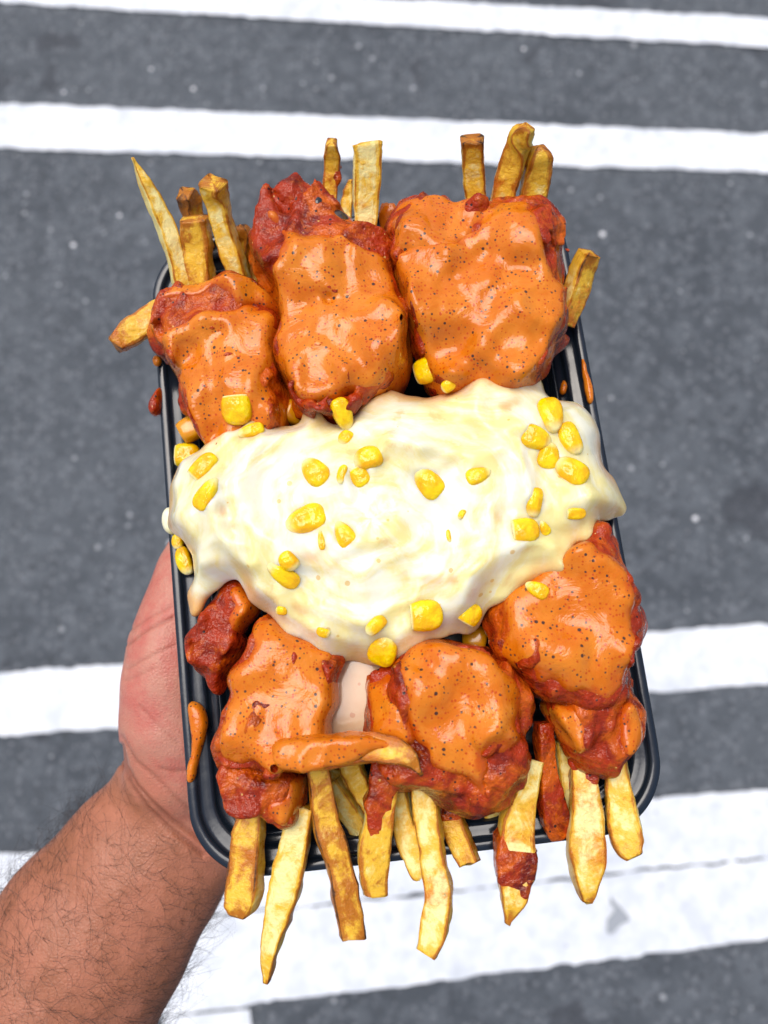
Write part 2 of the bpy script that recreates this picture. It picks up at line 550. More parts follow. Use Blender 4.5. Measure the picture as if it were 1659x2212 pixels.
bas_p = [(.0120, -.0051), (.0128, -.0058), (.0134, -.0080), (.0142, -.0088), (.0152, -.0092), (.0158, -.0104), (.0170, -.0180), (.0200, -.0370), (.0225, -.0405), (.0270, -.0415)]
for nm, pr, cp in (('rim', rim_p, False), ('basin', bas_p, True)):
    o = put(nm, tray_shell(pr, nm, cp), M['tray'], tray)
    s = o.modifiers.new('thick', 'SOLIDIFY'); s.thickness = .0006; s.offset = -1
    b = o.modifiers.new('sub', 'SUBSURF'); b.levels = 1; b.render_levels = 1

# ------------------------------------------------------------------ lumps: chicken, sauce, cheese
VX = .0009
SUPPORT = []                                  # (poly sdf callable) for the cheese to lie on
HIT_V, HIT_F = [], []
HIT_N = [0]
def add_hit(V, Q):
    HIT_V.append(V); HIT_F.append(Q + HIT_N[0]); HIT_N[0] += len(V)

class Lump:
    def __init__(s, poly, z0, H, dn=.6, k=3.0, seed=0, tilt=(0, 0), lump=.24, vx=VX, pad=.008, iters=500, wobble=1.):
        s.vx = vx; s.seed = seed; s.z0 = z0
        P = chaikin(px2w(poly, z0 + .28 * H)[:, :2]); s.P = P
        lo = P.min(0) - pad; hi = P.max(0) + pad
        s.xs = np.arange(lo[0], hi[0], vx); s.ys = np.arange(lo[1], hi[1], vx)
        X, Y = np.meshgrid(s.xs, s.ys, indexing='ij'); s.X, s.Y = X, Y
        sd = poly_sd(X, Y, P)
        qq = np.c_[X.ravel(), Y.ravel(), X.ravel() * 0 + seed]
        wob = (wobble * (.0014 * vnoise(qq, .009, seed) + .0008 * vnoise(qq, .004, seed + 1))).reshape(X.shape)
        sd = sd + wob
        u = inflate(sd > 0, iters); u /= u.max()
        h = H * np.sqrt(1 - np.exp(-k * u)) / math.sqrt(1 - math.exp(-k))
        h *= 1 + lump * vnoise(np.c_[X.ravel(), Y.ravel(), X.ravel() * 0 + seed], .018, seed + 3).reshape(X.shape)
        s.h = np.where(sd > 0, h, sd * 1.5); s.sd = sd
        c = P.mean(0)
        s.zc = z0 + (X - c[0]) * tilt[0] + (Y - c[1]) * tilt[1]
        s.top = np.where(sd > 0, s.zc + h, -1)
        zmx = (s.zc + np.maximum(s.h, 0)).max() + .006; zmn = s.zc.min() - H * dn - .006
        s.zs = np.arange(zmn, zmx, vx)
        Z = s.zs[None, None, :] - s.zc[:, :, None]
        g = np.where(Z >= 0, s.h[:, :, None] - Z, s.h[:, :, None] * np.where(s.h > 0, dn, 1)[:, :, None] + Z)
        gx, gy, gz = np.gradient(g, vx)
        ph = -g / np.sqrt(gx ** 2 + gy ** 2 + gz ** 2 + .3)
        s.phi = blur(np.clip(ph, -.012, .012), 3)
        SUPPORT.append(s)
    def pts(s, m):
        I = np.argwhere(m)
        return np.c_[s.xs[I[:, 0]], s.ys[I[:, 1]], s.zs[I[:, 2]]], I
    def build(s, F):
        V, Q = surface_nets(F, (s.xs[0], s.ys[0], s.zs[0] + RIM), s.vx)
        return V, Q
    def rough(s, a1=1., a2=1., a3=0):
        F = s.phi.copy(); m = np.abs(F) < .008
        P, I = s.pts(m)
        w = P + .0025 * np.stack([vnoise(P, .009, s.seed + 24), vnoise(P, .009, s.seed + 25), vnoise(P, .009, s.seed + 26)], 1)
        n0 = vnoise(w, .0105, s.seed + 20); n1 = vnoise(w, .0050, s.seed + 21); n2 = vnoise(w, .0026, s.seed + 22)
        msk = np.clip(.45 + .9 * vnoise(P, .016, s.seed + 23), .08, 1)
        rdg = 1 - 2 * np.abs(vnoise(w * np.array([1, .55, 1]), .006, s.seed + 27))
        pit = np.clip(vnoise(w, .0075, s.seed + 28) - .15, 0, 1)
        d0 = a1 * (.0030 * n0 + .0010 * n1)
        s.mid = s.phi.copy(); s.mid[m] -= d0
        d = d0 + a2 * (msk * (.0017 * rdg + .0006 * n2) + .0005 * n1) - .0030 * pit * msk
        F[m] += -d
        s.crust = F
        return F
    def sauce(s, poly, T=.0016, w=.0060, lvl=.6, und=.0014, cover=True, dents=()):
        """sauce coat: offset of the smooth lump inside the polygon, sinking under the crust outside it"""
        zs = s.z0 + lvl * np.nanmax(s.h)
        P = chaikin(px2w(poly, zs)[:, :2])
        sd = poly_sd(s.X, s.Y, P)
        q = np.c_[s.X.ravel(), s.Y.ravel(), s.X.ravel() * 0 + s.seed]
        sd = sd + (.0023 * vnoise(q, .009, s.seed + 31) + .0012 * vnoise(q, .004, s.seed + 32)).reshape(sd.shape)
        pin = np.clip(sd / w, 0, 1)
        bead = np.exp(-((sd - w * .9) / (w * .9)) ** 2) * .00025
        t = np.where(sd > 0, T * np.sqrt(1 - (1 - pin) ** 2) + bead, np.maximum(sd * 1.6, -.003))
        b = blur(s.mid, 5)
        F = b - t[:, :, None]
        m = np.abs(F) < .004
        Pp, I = s.pts(m)
        ins = smooth01(0, .004, sd)[I[:, 0], I[:, 1]]
        st = np.c_[Pp[:, 0] * 1.6, Pp[:, 1] * .7, Pp[:, 2]]
        fo = 1 - 2.2 * np.abs(vnoise(st + .004 * vnoise(Pp, .012, s.seed + 44)[:, None], .013, s.seed + 43))
        F[m] -= und * ins * (vnoise(Pp, .011, s.seed + 41) * .7 + vnoise(st, .006, s.seed + 42) * .35 + .35 * fo)
        for dx_, dy_, dr_, dd_ in dents:
            w_ = px2w([(dx_, dy_)], zs)[0]
            F[m] += dd_ * np.exp(-((Pp[:, 0] - w_[0]) ** 2 + (Pp[:, 1] - w_[1]) ** 2) / (dr_ * .24 / FPX) ** 2)
        if cover:                       # no crust breaks through away from the edge
            F = np.minimum(F, blur(s.crust, 3) - .0007 + .02 * (1 - smooth01(.001, .0035, sd))[:, :, None])
            F = np.where(F < .004, blur(F, 1), F)
        # keep the coat to the outside of the piece: cut away outside the polygon and deep below
        s.ssd = sd
        cut = np.maximum(F, -(sd[:, :, None] + .0022))
        low = (s.zc[:, :, None] - .006) - s.zs[None, None, :]
        return np.maximum(cut, low)

GA = 'sauced chicken pieces heaped in the tray'
def piece(label, lump, sauces=(), rough=None, name='chicken_piece', mat='chicken', cat='chicken', group=GA, solid=True):
    V, Q = lump.build(lump.rough(*(rough or (1, 1))))
    o3 = np.array([lump.P[:, 0].mean(), lump.P[:, 1].mean(), V[:, 2].min()])
    if not sauces:
        o = put(name, mesh_np(name, V - o3, Q), M[mat], None, o3); tag(o, label, cat, group)
        if solid: add_hit(V, Q)
        return o
    t = thing(name, label, cat, o3, group)
    put('crust', mesh_np('crust', V - o3, Q), M[mat], t)
    add_hit(V, Q)
    for kw in sauces:
        V, Q = lump.build(lump.sauce(**kw))
        i = np.clip(np.round((V[:, 0] - lump.xs[0]) / lump.vx).astype(int), 0, len(lump.xs) - 1)
        j = np.clip(np.round((V[:, 1] - lump.ys[0]) / lump.vx).astype(int), 0, len(lump.ys) - 1)
        sme = mesh_np('sauce', V - o3, Q); attr(sme, 'thin', 1 - smooth01(-.0005, .0042, lump.ssd[i, j]))
        put('sauce', sme, M['sauce'], t)
        add_hit(V, Q)
    return t

A_out = Z1([(470, 1180), (560, 1115), (700, 1075), (840, 1025), (930, 1060), (1020, 1090), (1150, 1210), (1180, 1350), (1175, 1600), (1180, 1720), (1200, 1960), (1180, 2120), (1000, 2260), (740, 2260), (680, 2150), (640, 2000), (590, 1900), (500, 1700), (450, 1610), (400, 1580), (325, 1550), (300, 1450), (345, 1290), (420, 1230)])
A = Lump(A_out, .010, .016, seed=1)
piece('small chicken strip, left of the upper row, dark red crust bare at its upper left', A, [
    dict(poly=Z1([(640, 1350), (700, 1295), (790, 1300), (850, 1315), (950, 1262), (1050, 1258), (1090, 1290), (1180, 1340), (1190, 1600), (1180, 1720), (1090, 1770), (1150, 1810), (1230, 1950), (1180, 2120), (1000, 2300), (680, 2300), (580, 2000), (530, 1890), (430, 1700), (390, 1640), (370, 1580), (420, 1490), (490, 1430), (600, 1405)])),
    dict(poly=Z1([(440, 1220), (560, 1110), (700, 1060), (840, 1010), (940, 1050), (1030, 1080), (1170, 1220), (1090, 1245), (1010, 1235), (900, 1290), (860, 1280), (790, 1190), (690, 1180), (560, 1205), (480, 1245)]), T=.0016)])
B_out = [(553, 470), (575, 438), (612, 408), (650, 392), (690, 398), (722, 430), (748, 470), (792, 498), (838, 508), (856, 540), (848, 575), (860, 620), (878, 660), (890, 720), (884, 790), (864, 832), (830, 880), (770, 920), (700, 940), (655, 900), (630, 855), (608, 800), (600, 720), (603, 650), (588, 612), (560, 592), (551, 530)]
B = Lump(B_out, .012, .018, seed=2)
piece('tall chicken piece in the middle of the upper row with charred red top end', B, [
    dict(poly=[(583, 458), (600, 470), (614, 492), (625, 505), (659, 511), (714, 512), (757, 521), (809, 545), (835, 562), (856, 612), (880, 677), (898, 733), (894, 784), (868, 820), (848, 845), (815, 866), (795, 880), (755, 866), (712, 870), (690, 886), (668, 890), (630, 862), (604, 809), (596, 700), (590, 654), (556, 627), (556, 604), (600, 594), (621, 577), (626, 538), (606, 500), (588, 470)], lvl=.7, dents=((716, 612, 16, .0030), (712, 650, 12, .0022), (770, 700, 30, .0012)))])
charred = bpy.data.objects['chicken_piece.001'] if 'chicken_piece.001' in bpy.data.objects else bpy.data.objects['chicken_piece']
for n_, (cx_, cy_, rx_, ry_, zc_) in enumerate(((688, 440, 17, 21, .0245), (733, 478, 22, 26, .0205), (640, 428, 9, 12, .024))):
    cl = Lump([(cx_ + rx_ * math.cos(a) * (1 + .2 * math.sin(2 * a + n_)), cy_ + ry_ * math.sin(a)) for a in np.linspace(0, 2 * math.pi, 11)[:-1]], zc_, .0045, seed=80 + n_, vx=.0007, pad=.004)
    SUPPORT.pop()
    V, Q = cl.build(cl.rough(.3, .4))
    put('charred_bit', mesh_np('charred_bit', V - np.array(charred.location), Q), M['char'], charred)
C_out = [(847, 449), (873, 432), (899, 428), (951, 431), (989, 449), (1019, 462), (1045, 453), (1080, 441), (1114, 446), (1153, 443), (1180, 445), (1196, 475), (1217, 492), (1219, 539), (1208, 574), (1219, 621), (1221, 677), (1215, 733), (1190, 771), (1170, 806), (1150, 850), (1088, 870), (1037, 870), (959, 850), (925, 806), (899, 780), (888, 733), (868, 677), (855, 604), (838, 565), (845, 539), (845, 488)]
C = Lump(C_out, .012, .019, seed=3)
piece('largest chicken piece, right of the upper row, covered in smooth orange sauce', C, [
    dict(poly=Z2([(930, 480), (1000, 450), (1080, 460), (1135, 530), (1152, 600), (1200, 700), (1240, 790), (1262, 850), (1330, 870), (1330, 1000), (1310, 1130), (1250, 1220), (1190, 1300), (1150, 1380), (1000, 1420), (700, 1400), (610, 1320), (540, 1240), (520, 1130), (470, 1000), (440, 840), (405, 740), (500, 690), (600, 680), (700, 715), (790, 640), (850, 590), (885, 530)]), lvl=.7, dents=((1040, 600, 60, .0022), (912, 745, 20, .0020), (1110, 680, 30, -.0014))),
    dict(poly=Z2([(500, 420), (680, 415), (790, 455), (900, 480), (960, 470), (900, 600), (800, 690), (700, 760), (560, 760), (430, 740), (400, 640), (425, 480)]), T=.0010, cover=False)])
D_out = Z3([(450, 1330), (560, 1360), (640, 1400), (660, 1500), (710, 1570), (690, 1640), (610, 1690), (580, 1740), (630, 1800), (590, 1870), (525, 1930), (490, 1990), (490, 2100), (450, 2150), (370, 2120), (340, 2010), (280, 1970), (250, 1880), (240, 1760), (290, 1650), (370, 1560), (430, 1500)])
D = Lump(D_out, .006, .012, seed=4)
piece('mostly bare red chicken nugget under the left end of the cheese', D, [dict(poly=Z3([(540, 1400), (650, 1480), (710, 1590), (620, 1700), (540, 1740), (510, 1660), (560, 1580), (520, 1500)]), T=.0012, cover=False)])
E2_out = Z5([(365, 700), (430, 680), (600, 700), (780, 760), (850, 800), (848, 900), (810, 1000), (775, 1120), (720, 1195), (620, 1130), (580, 1065), (470, 1065), (410, 1045), (378, 950)])
E2 = Lump(E2_out, .008, .013, seed=5)
piece('red chicken tip hanging over the lower left fries', E2, [dict(poly=Z5([(690, 830), (850, 800), (850, 920), (810, 1030), (740, 1180), (660, 1140), (650, 1030), (720, 960)]), T=.0012, cover=False)])
E_out = Z5([(560, -100), (720, -80), (900, 10), (1020, 110), (1040, 200), (1010, 300), (1010, 400), (1000, 500), (980, 590), (1000, 680), (960, 780), (800, 815), (680, 815), (580, 790), (480, 790), (390, 750), (360, 700), (348, 640), (360, 540), (388, 420), (405, 350), (375, 280), (385, 220), (450, 170), (505, 120), (520, 40)])
E_ = Lump(E_out, .013, .015, seed=16)
piece('sauced chicken piece at lower left beside the wrist side of the tray', E_, [
    dict(poly=Z5([(540, -100), (720, -80), (900, 20), (1010, 120), (940, 140), (925, 190), (970, 280), (1070, 350), (1070, 450), (1030, 560), (1060, 600), (1080, 720), (980, 800), (800, 840), (680, 840), (580, 770), (505, 720), (440, 775), (350, 750), (300, 660), (300, 560), (335, 430), (350, 350), (320, 280), (345, 200), (430, 145), (500, 110), (515, 40)]))])
F_out = Z6([(-90, 400), (-20, 340), (90, 270), (150, 160), (260, 130), (420, 160), (580, 220), (660, 280), (720, 330), (770, 380), (855, 480), (872, 550), (835, 630), (805, 760), (805, 870), (725, 935), (695, 1020), (605, 1135), (500, 1145), (400, 1085), (300, 1005), (190, 975), (100, 955), (20, 910), (-30, 800), (-50, 640), (-70, 500)])
F_ = Lump(F_out, .011, .018, seed=7)
piece('sauced chicken piece at the bottom centre with red lower edge', F_, [
    dict(poly=Z6([(60, 300), (140, 180), (260, 120), (420, 150), (580, 230), (670, 300), (715, 380), (745, 480), (752, 600), (760, 680), (700, 720), (630, 745), (565, 790), (580, 850), (592, 1010), (560, 990), (450, 940), (340, 890), (250, 790), (190, 680), (160, 600), (110, 500), (70, 400)]), lvl=.7),
    dict(poly=Z6([(-110, 400), (-20, 330), (60, 340), (100, 470), (150, 600), (185, 700), (150, 760), (60, 700), (-40, 680), (-80, 560)]), T=.0018)])
H_out = Z6([(860, 520), (920, 440), (1000, 400), (1200, 400), (1290, 320), (1320, 280), (1370, 320), (1402, 470), (1417, 620), (1402, 750), (1335, 830), (1302, 900), (1262, 955), (1180, 945), (1095, 920), (1075, 855), (1000, 805), (982, 700), (945, 640)])
H_ = Lump(H_out, .006, .014, seed=8)
piece('knobbly red chicken tip near the lower right corner of the tray', H_, [dict(poly=Z6([(880, 520), (1000, 540), (1090, 640), (1120, 760), (1040, 800), (970, 700), (930, 620)]), T=.0012, cover=False), dict(poly=Z6([(1320, 520), (1430, 600), (1420, 740), (1340, 810), (1300, 720), (1350, 640)]), T=.0012, cover=False)])
G_out = Z4([(700, 1240), (860, 1150), (960, 1080), (1040, 1000), (1120, 960), (1180, 960), (1185, 900), (1205, 825), (1262, 865), (1272, 930), (1335, 1000), (1335, 1050), (1320, 1110), (1370, 1190), (1440, 1270), (1545, 1390), (1550, 1520), (1492, 1592), (1435, 1592), (1410, 1680), (1385, 1800), (1360, 1880), (1290, 1960), (1180, 1990), (1060, 1960), (940, 1890), (820, 1790), (730, 1700), (640, 1590), (615, 1500), (590, 1400), (610, 1330)])
G_ = Lump(G_out, .013, .016, seed=9)
piece('chicken piece at right of the cheese with flat pale orange sauce and dark knobs', G_, [
    dict(poly=Z4([(700, 1300), (860, 1130), (960, 1050), (1060, 980), (1180, 985), (1210, 1040), (1290, 1090), (1362, 1180), (1412, 1300), (1432, 1420), (1415, 1560), (1385, 1640), (1335, 1690), (1345, 1760), (1350, 1830), (1280, 1890), (1200, 1850), (1140, 1800), (1110, 1810), (1085, 1830), (1030, 1790), (960, 1750), (860, 1720), (740, 1660), (690, 1620), (695, 1560), (705, 1500), (685, 1440), (685, 1370)]), lvl=.75, und=.0006)])

# ------------------------------------------------------------------ melted cheese
K_out = (Z3([(355, 495), (430, 478), (520, 468), (640, 450), (760, 402), (880, 388), (950, 350), (1005, 305), (1035, 303), (1080, 315), (1120, 345), (1170, 385), (1230, 392), (1310, 340), (1400, 270), (1550, 200), (1640, 180)])
    + Z4([(40, 165), (150, 150), (260, 155), (330, 140), (400, 150), (480, 110), (560, 88), (640, 100), (740, 112), (860, 112), (890, 62), (920, 62), (960, 140), (1050, 170), (1130, 165), (1170, 230), (1240, 310), (1272, 400), (1252, 490), (1330, 600), (1380, 700), (1424, 775), (1412, 812), (1360, 825), (1270, 852), (1205, 835), (1208, 900), (1190, 975), (1100, 1000), (1045, 1040), (1028, 1110), (1015, 1162), (940, 1190), (850, 1205), (780, 1262), (700, 1312), (615, 1362), (565, 1395), (545, 1470), (480, 1505), (400, 1550), (240, 1575), (160, 1620), (70, 1680)])
    + Z3([(1590, 1920), (1490, 1980), (1400, 1962), (1280, 1920), (1160, 1870), (1000, 1800), (880, 1740), (770, 1630), (700, 1560), (640, 1510), (622, 1440), (560, 1390), (490, 1390), (450, 1450), (380, 1482), (330, 1500), (302, 1570), (255, 1622), (212, 1612), (198, 1530), (205, 1430), (245, 1350), (245, 1220), (190, 1170), (145, 1100), (85, 1065), (62, 980), (110, 920), (80, 840), (52, 760), (80, 700), (125, 660), (180, 560), (300, 550)]))

CORNS = [
    (511, 878, 58, 66, -85, 1, 'upright corn kernel with white cut top on the left chicken strip'),
    (542, 931, 30, 48, 20, 0, 'corn kernel at the cheese edge just below the left chicken strip'),
    (741, 895, 42, 62, 115, 0, 'corn kernel with pale lower end at the foot of the tall middle chicken'),
    (747, 946, 28, 30, 60, 3, 'small corn kernel half sunk in cheese below the tall middle chicken'),
    (795, 989, 44, 54, 15, 3, 'upper corn kernel of the close pair in the upper middle of the cheese'),
    (776, 1027, 40, 48, -60, 1, 'lower corn kernel of the close pair in the upper middle of the cheese'),
    (738, 1024, 18, 36, 80, 3, 'sliver of corn left of the close pair in the cheese'),
    (681, 1020, 54, 60, -50, 0, 'corn kernel with wrinkled top in the upper left of the cheese'),
    (435, 1014, 40, 70, 50, 1, 'long glossy corn kernel near the left edge of the cheese'),
    (448, 1067, 46, 66, -120, 2, 'curved corn kernel below the long glossy one at left'),
    (399, 983, 46, 54, 0, 1, 'blocky pale corn kernel above the left cheese edge'),
    (384, 1169, 22, 30, 90, 3, 'corn kernel peeking out at the left rim above the thumb'),
    (397, 1212, 28, 52, 110, 3, 'corn kernel hanging under the left cheese edge'),
    (661, 1124, 62, 78, 20, 0, 'biggest plump corn kernel left of the middle of the cheese'),
    (694, 1166, 16, 38, -80, 2, 'thin drip-shaped corn piece under the biggest kernel'),
    (746, 1157, 48, 60, -60, 2, 'triangular corn kernel right of the biggest kernel'),
    (623, 1212, 34, 40, 130, 3, 'upper corn kernel of the pair in the lower left of the cheese'),
    (612, 1242, 40, 66, -35, 0, 'lower corn kernel of the pair in the lower left of the cheese'),
    (829, 1401, 62, 66, -110, 0, 'corn kernel at the lowest edge of the cheese'),
    (811, 1350, 28, 44, 40, 3, 'thin corn kernel lying above the lowest kernel'),
    (921, 800, 50, 66, 15, 1, 'corn kernel stuck on the lower left of the largest chicken piece'),
    (967, 833, 24, 26, 40, 3, 'tiny corn bit under the largest chicken piece'),
    (1190, 896, 52, 68, 95, 0, 'topmost corn kernel of the cluster at the upper right of the cheese'),
    (1157, 947, 52, 58, 160, 0, 'left corn kernel of the cluster at the upper right of the cheese'),
    (1184, 985, 48, 50, -100, 0, 'lower corn kernel of the cluster at the upper right of the cheese'),
    (1231, 948, 38, 62, 110, 3, 'crescent corn kernel at the right of the upper right cluster'),
    (1234, 1018, 56, 64, -40, 0, 'lowest lone corn kernel below the upper right cluster'),
    (926, 1043, 54, 66, -50, 0, 'corn kernel with pale tip near the middle of the cheese'),
    (1034, 1027, 40, 48, -160, 2, 'half sunk corn kernel right of the middle of the cheese'),
    (1154, 1085, 30, 54, 80, 3, 'narrow corn kernel tucked in a cheese fold at right'),
    (1239, 1109, 24, 44, 0, 1, 'flat corn kernel near the lower right edge of the cheese'),
    (1127, 1147, 50, 64, 5, 1, 'wide oval corn kernel at the right of the cheese'),
    (1175, 1140, 24, 30, -60, 2, 'small corn bit beside the wide oval kernel'),
    (1159, 1273, 36, 44, -30, 2, 'pale corn kernel between the cheese and the right chicken piece'),
    (912, 1330, 62, 76, 5, 1, 'big smooth corn kernel at the lower middle of the cheese'),
    (1013, 1330, 46, 50, 60, 1, 'pale hollow corn kernel at the lower right cheese edge'),
    (997, 1111, 12, 20, 60, 3, 'tiny corn fleck right of the cheese middle'),
    (969, 1158, 9, 24, 100, 3, 'tiny corn sliver below the cheese middle'),
    (608, 1318, 18, 22, 0, 3, 'tiny corn bit at the lower left cheese slope'),
    (698, 1367, 18, 26, 160, 3, 'tiny corn bit near the lower left cheese edge')]

def build_cheese():
    vx = .0009
    zk = .017
    P = chaikin(px2w(K_out, zk)[:, :2])
    lo = P.min(0) - .006; hi = P.max(0) + .006
    xs = np.arange(lo[0], hi[0], vx); ys = np.arange(lo[1], hi[1], vx)
    X, Y = np.meshgrid(xs, ys, indexing='ij')
    q2 = np.c_[X.ravel(), Y.ravel(), X.ravel() * 0]
    sd = poly_sd(X, Y, P) + (.0017 * vnoise(q2, .009, 71) + .0008 * vnoise(q2, .004, 70)).reshape(X.shape)
    # what it lies on
    S = np.full(X.shape, .004)
    for L in SUPPORT:
        i = np.clip(np.round((X - L.xs[0]) / L.vx).astype(int), 0, len(L.xs) - 1)
        j = np.clip(np.round((Y - L.ys[0]) / L.vx).astype(int), 0, len(L.ys) - 1)
        ok = (X > L.xs[0]) & (X < L.xs[-1]) & (Y > L.ys[0]) & (Y < L.ys[-1])
        S = np.maximum(S, np.where(ok, L.top[i, j], -1))
    u = inflate(sd > 0, 1500); u = u / u.max()
    S = np.maximum(S, .008 + .021 * np.sqrt(1 - np.exp(-2.0 * u)))
    S = blur(S, 28)
    w = .0110
    th = .0048 * np.sqrt(1 - (1 - np.clip(sd / w, 0, 1)) ** 2)
    inn = smooth01(0, .006, sd)
    # swirls: folded ribbons dragged round the middle
    c = px2w([(800, 1130)], .03)[0]
    dx, dy = X - c[0], Y - c[1]
    r = np.hypot(dx, dy * 1.25) + .006 * vnoise(q2, .03, 72).reshape(X.shape); a = np.arctan2(dy * 1.25, dx)
    q3 = np.c_[(r * 1.0).ravel(), (a * .010).ravel(), (a * .004).ravel()]
    wv = np.stack([vnoise(q2, .02, 73), vnoise(q2, .02, 74), q2[:, 0] * 0], 1) * .005
    sw = (vnoise(q3, .0055, 75)).reshape(X.shape)
    n1 = vnoise(q2 + wv, .016, 76).reshape(X.shape); n2 = vnoise(q2 + wv * 1.5, .0075, 77).reshape(X.shape)
    fold = .0006 * sw + .0024 * n1 + .0009 * (1 - 2 * np.abs(n2))
    for pts, hw, hh in FOLDS:
        pw = px2w(pts, .03)[:, :2]
        d = line_d(X, Y, pw)
        k = .00016 * FPX / FPX
        fold = fold + 1.35 * hh * np.exp(-(d / hw) ** 2)
    for c_ in CORNS:                     # cheese wells up round each sunken kernel
        q = px2w([c_[:2]], .032)[0]; rr_ = .25 * (c_[2] + c_[3]) * .225 / FPX
        d = np.hypot(X - q[0], Y - q[1])
        fold = fold + .0011 * np.exp(-((d - rr_ * 1.15) / .0016) ** 2) * (.7 + .5 * n1)
    top = S + th + fold * inn
    bot = S - .006 * np.sqrt(1 - (1 - np.clip(sd / w, 0, 1)) ** 2) - .001
    zs = np.arange(bot.min() - .004, top.max() + .004, vx)
    Z = zs[None, None, :]
    g = np.minimum(top[:, :, None] - Z, Z - bot[:, :, None])
    g = np.minimum(g, (sd * 2.5 + .001)[:, :, None])
    F = -blur(np.clip(g, -.01, .01), 1)
    V, Q = surface_nets(F, (xs[0], ys[0], zs[0] + RIM), vx)
    i = np.clip(((V[:, 0] - xs[0]) / vx).astype(int), 0, len(xs) - 1); j = np.clip(((V[:, 1] - ys[0]) / vx).astype(int), 0, len(ys) - 1)
    fr = (1 - smooth01(0, .007, sd[i, j])) * .9 * np.clip(.5 + vnoise(V, .012, 79), 0, 1)
    sm = np.zeros(X.shape)
    for pts, hw in SMEAR:
        sm = np.maximum(sm, np.exp(-(line_d(X, Y, px2w(pts, .03)[:, :2]) / hw) ** 2))
    sm = sm * np.clip(.55 + .9 * vnoise(q2 * np.array([.6, 1.6, 1]), .008, 81).reshape(X.shape), 0, 1)
    fr = np.maximum(fr, sm[i, j])
    return V, Q, fr, (r[i, j] * 1.0), a[i, j]
SMEAR = [(Z3([(900, 1170), (1000, 1220), (1150, 1290), (1350, 1340), (1650, 1370)]), .0022), (Z3([(1420, 1440), (1470, 1450)]), .0020), (Z4([(530, 1110), (570, 1080)]), .0016),
         (Z4([(690, 230), (760, 205)]), .0022), (Z4([(-150, 1290), (100, 1210), (400, 1215)]), .0016), (Z3([(700, 1440), (710, 1450)]), .0014), (Z3([(455, 930), (460, 960)]), .0012), (Z3([(930, 1560), (980, 1600)]), .0016),
         (Z4([(650, 860), (690, 900), (740, 960)]), .0014)]
FOLDS = [(Z3([(430, 760), (410, 900), (440, 1060), (520, 1180), (640, 1290)]), .0022, .0016),
         (Z3([(620, 560), (560, 720), (580, 900), (700, 1080), (900, 1190), (1150, 1260)]), .003, .0018),
         (Z3([(700, 500), (860, 460), (1000, 340)]), .004, .0022),
         (Z3([(270, 1080), (300, 1240), (400, 1340)]), .003, .0018),
         (Z4([(470, 1260), (500, 1180), (640, 1080), (800, 1000), (960, 1010)]), .0035, .0030),
         (Z4([(40, 430), (200, 460), (500, 500), (720, 460), (830, 600), (830, 740)]), .0028, .0020),
         (Z4([(560, 110), (540, 250), (640, 370), (780, 340)]), .003, .0020),
         (Z4([(1180, 740), (1300, 790), (1400, 790)]), .004, .003),
         (Z3([(800, 1480), (1100, 1580), (1350, 1660), (1480, 1700)]), .0022, .0012),
         (Z3([(660, 1440), (900, 1620), (1150, 1740), (1350, 1800)]), .0022, .0012),
         (Z3([(1260, 640), (1270, 760), (1290, 860)]), .0014, .0016),
         (Z3([(120, 760), (110, 720)]), .005, .003),
         (Z3([(160, 980), (230, 960)]), .005, .003)]
V, Q, fr, sr, sa_ = build_cheese()
o3 = np.array([V[:, 0].mean(), V[:, 1].mean(), V[:, 2].min()])
me = mesh_np('melted_cheese', V - o3, Q); attr(me, 'fringe', fr); attr(me, 'sr', sr); attr(me, 'sx', np.cos(sa_)); attr(me, 'sy', np.sin(sa_))
cheese = put('melted_cheese', me, M['cheese'], None, o3)
tag(cheese, 'thick glossy blanket of melted white cheese across the middle of the tray', 'cheese')
add_hit(V, Q)

# thin cheesy liquid running down between two lower chicken pieces
ml = Lump(Z5([(960, 100), (1300, 100), (1320, 300), (1310, 480), (1250, 620), (1100, 650), (960, 640), (930, 480), (950, 300)]), .006, .006, seed=12, lump=.2, k=9)
SUPPORT.pop()
V, Q = ml.build(ml.phi); o3 = V.mean(0)
put('thin_cheese_run', mesh_np('thin_cheese_run', V - o3, Q), M['milk'], None, o3)
tag(bpy.data.objects['thin_cheese_run'], 'thin beige cheesy liquid between the two sauced lower chicken pieces', 'sauce')
add_hit(V, Q)

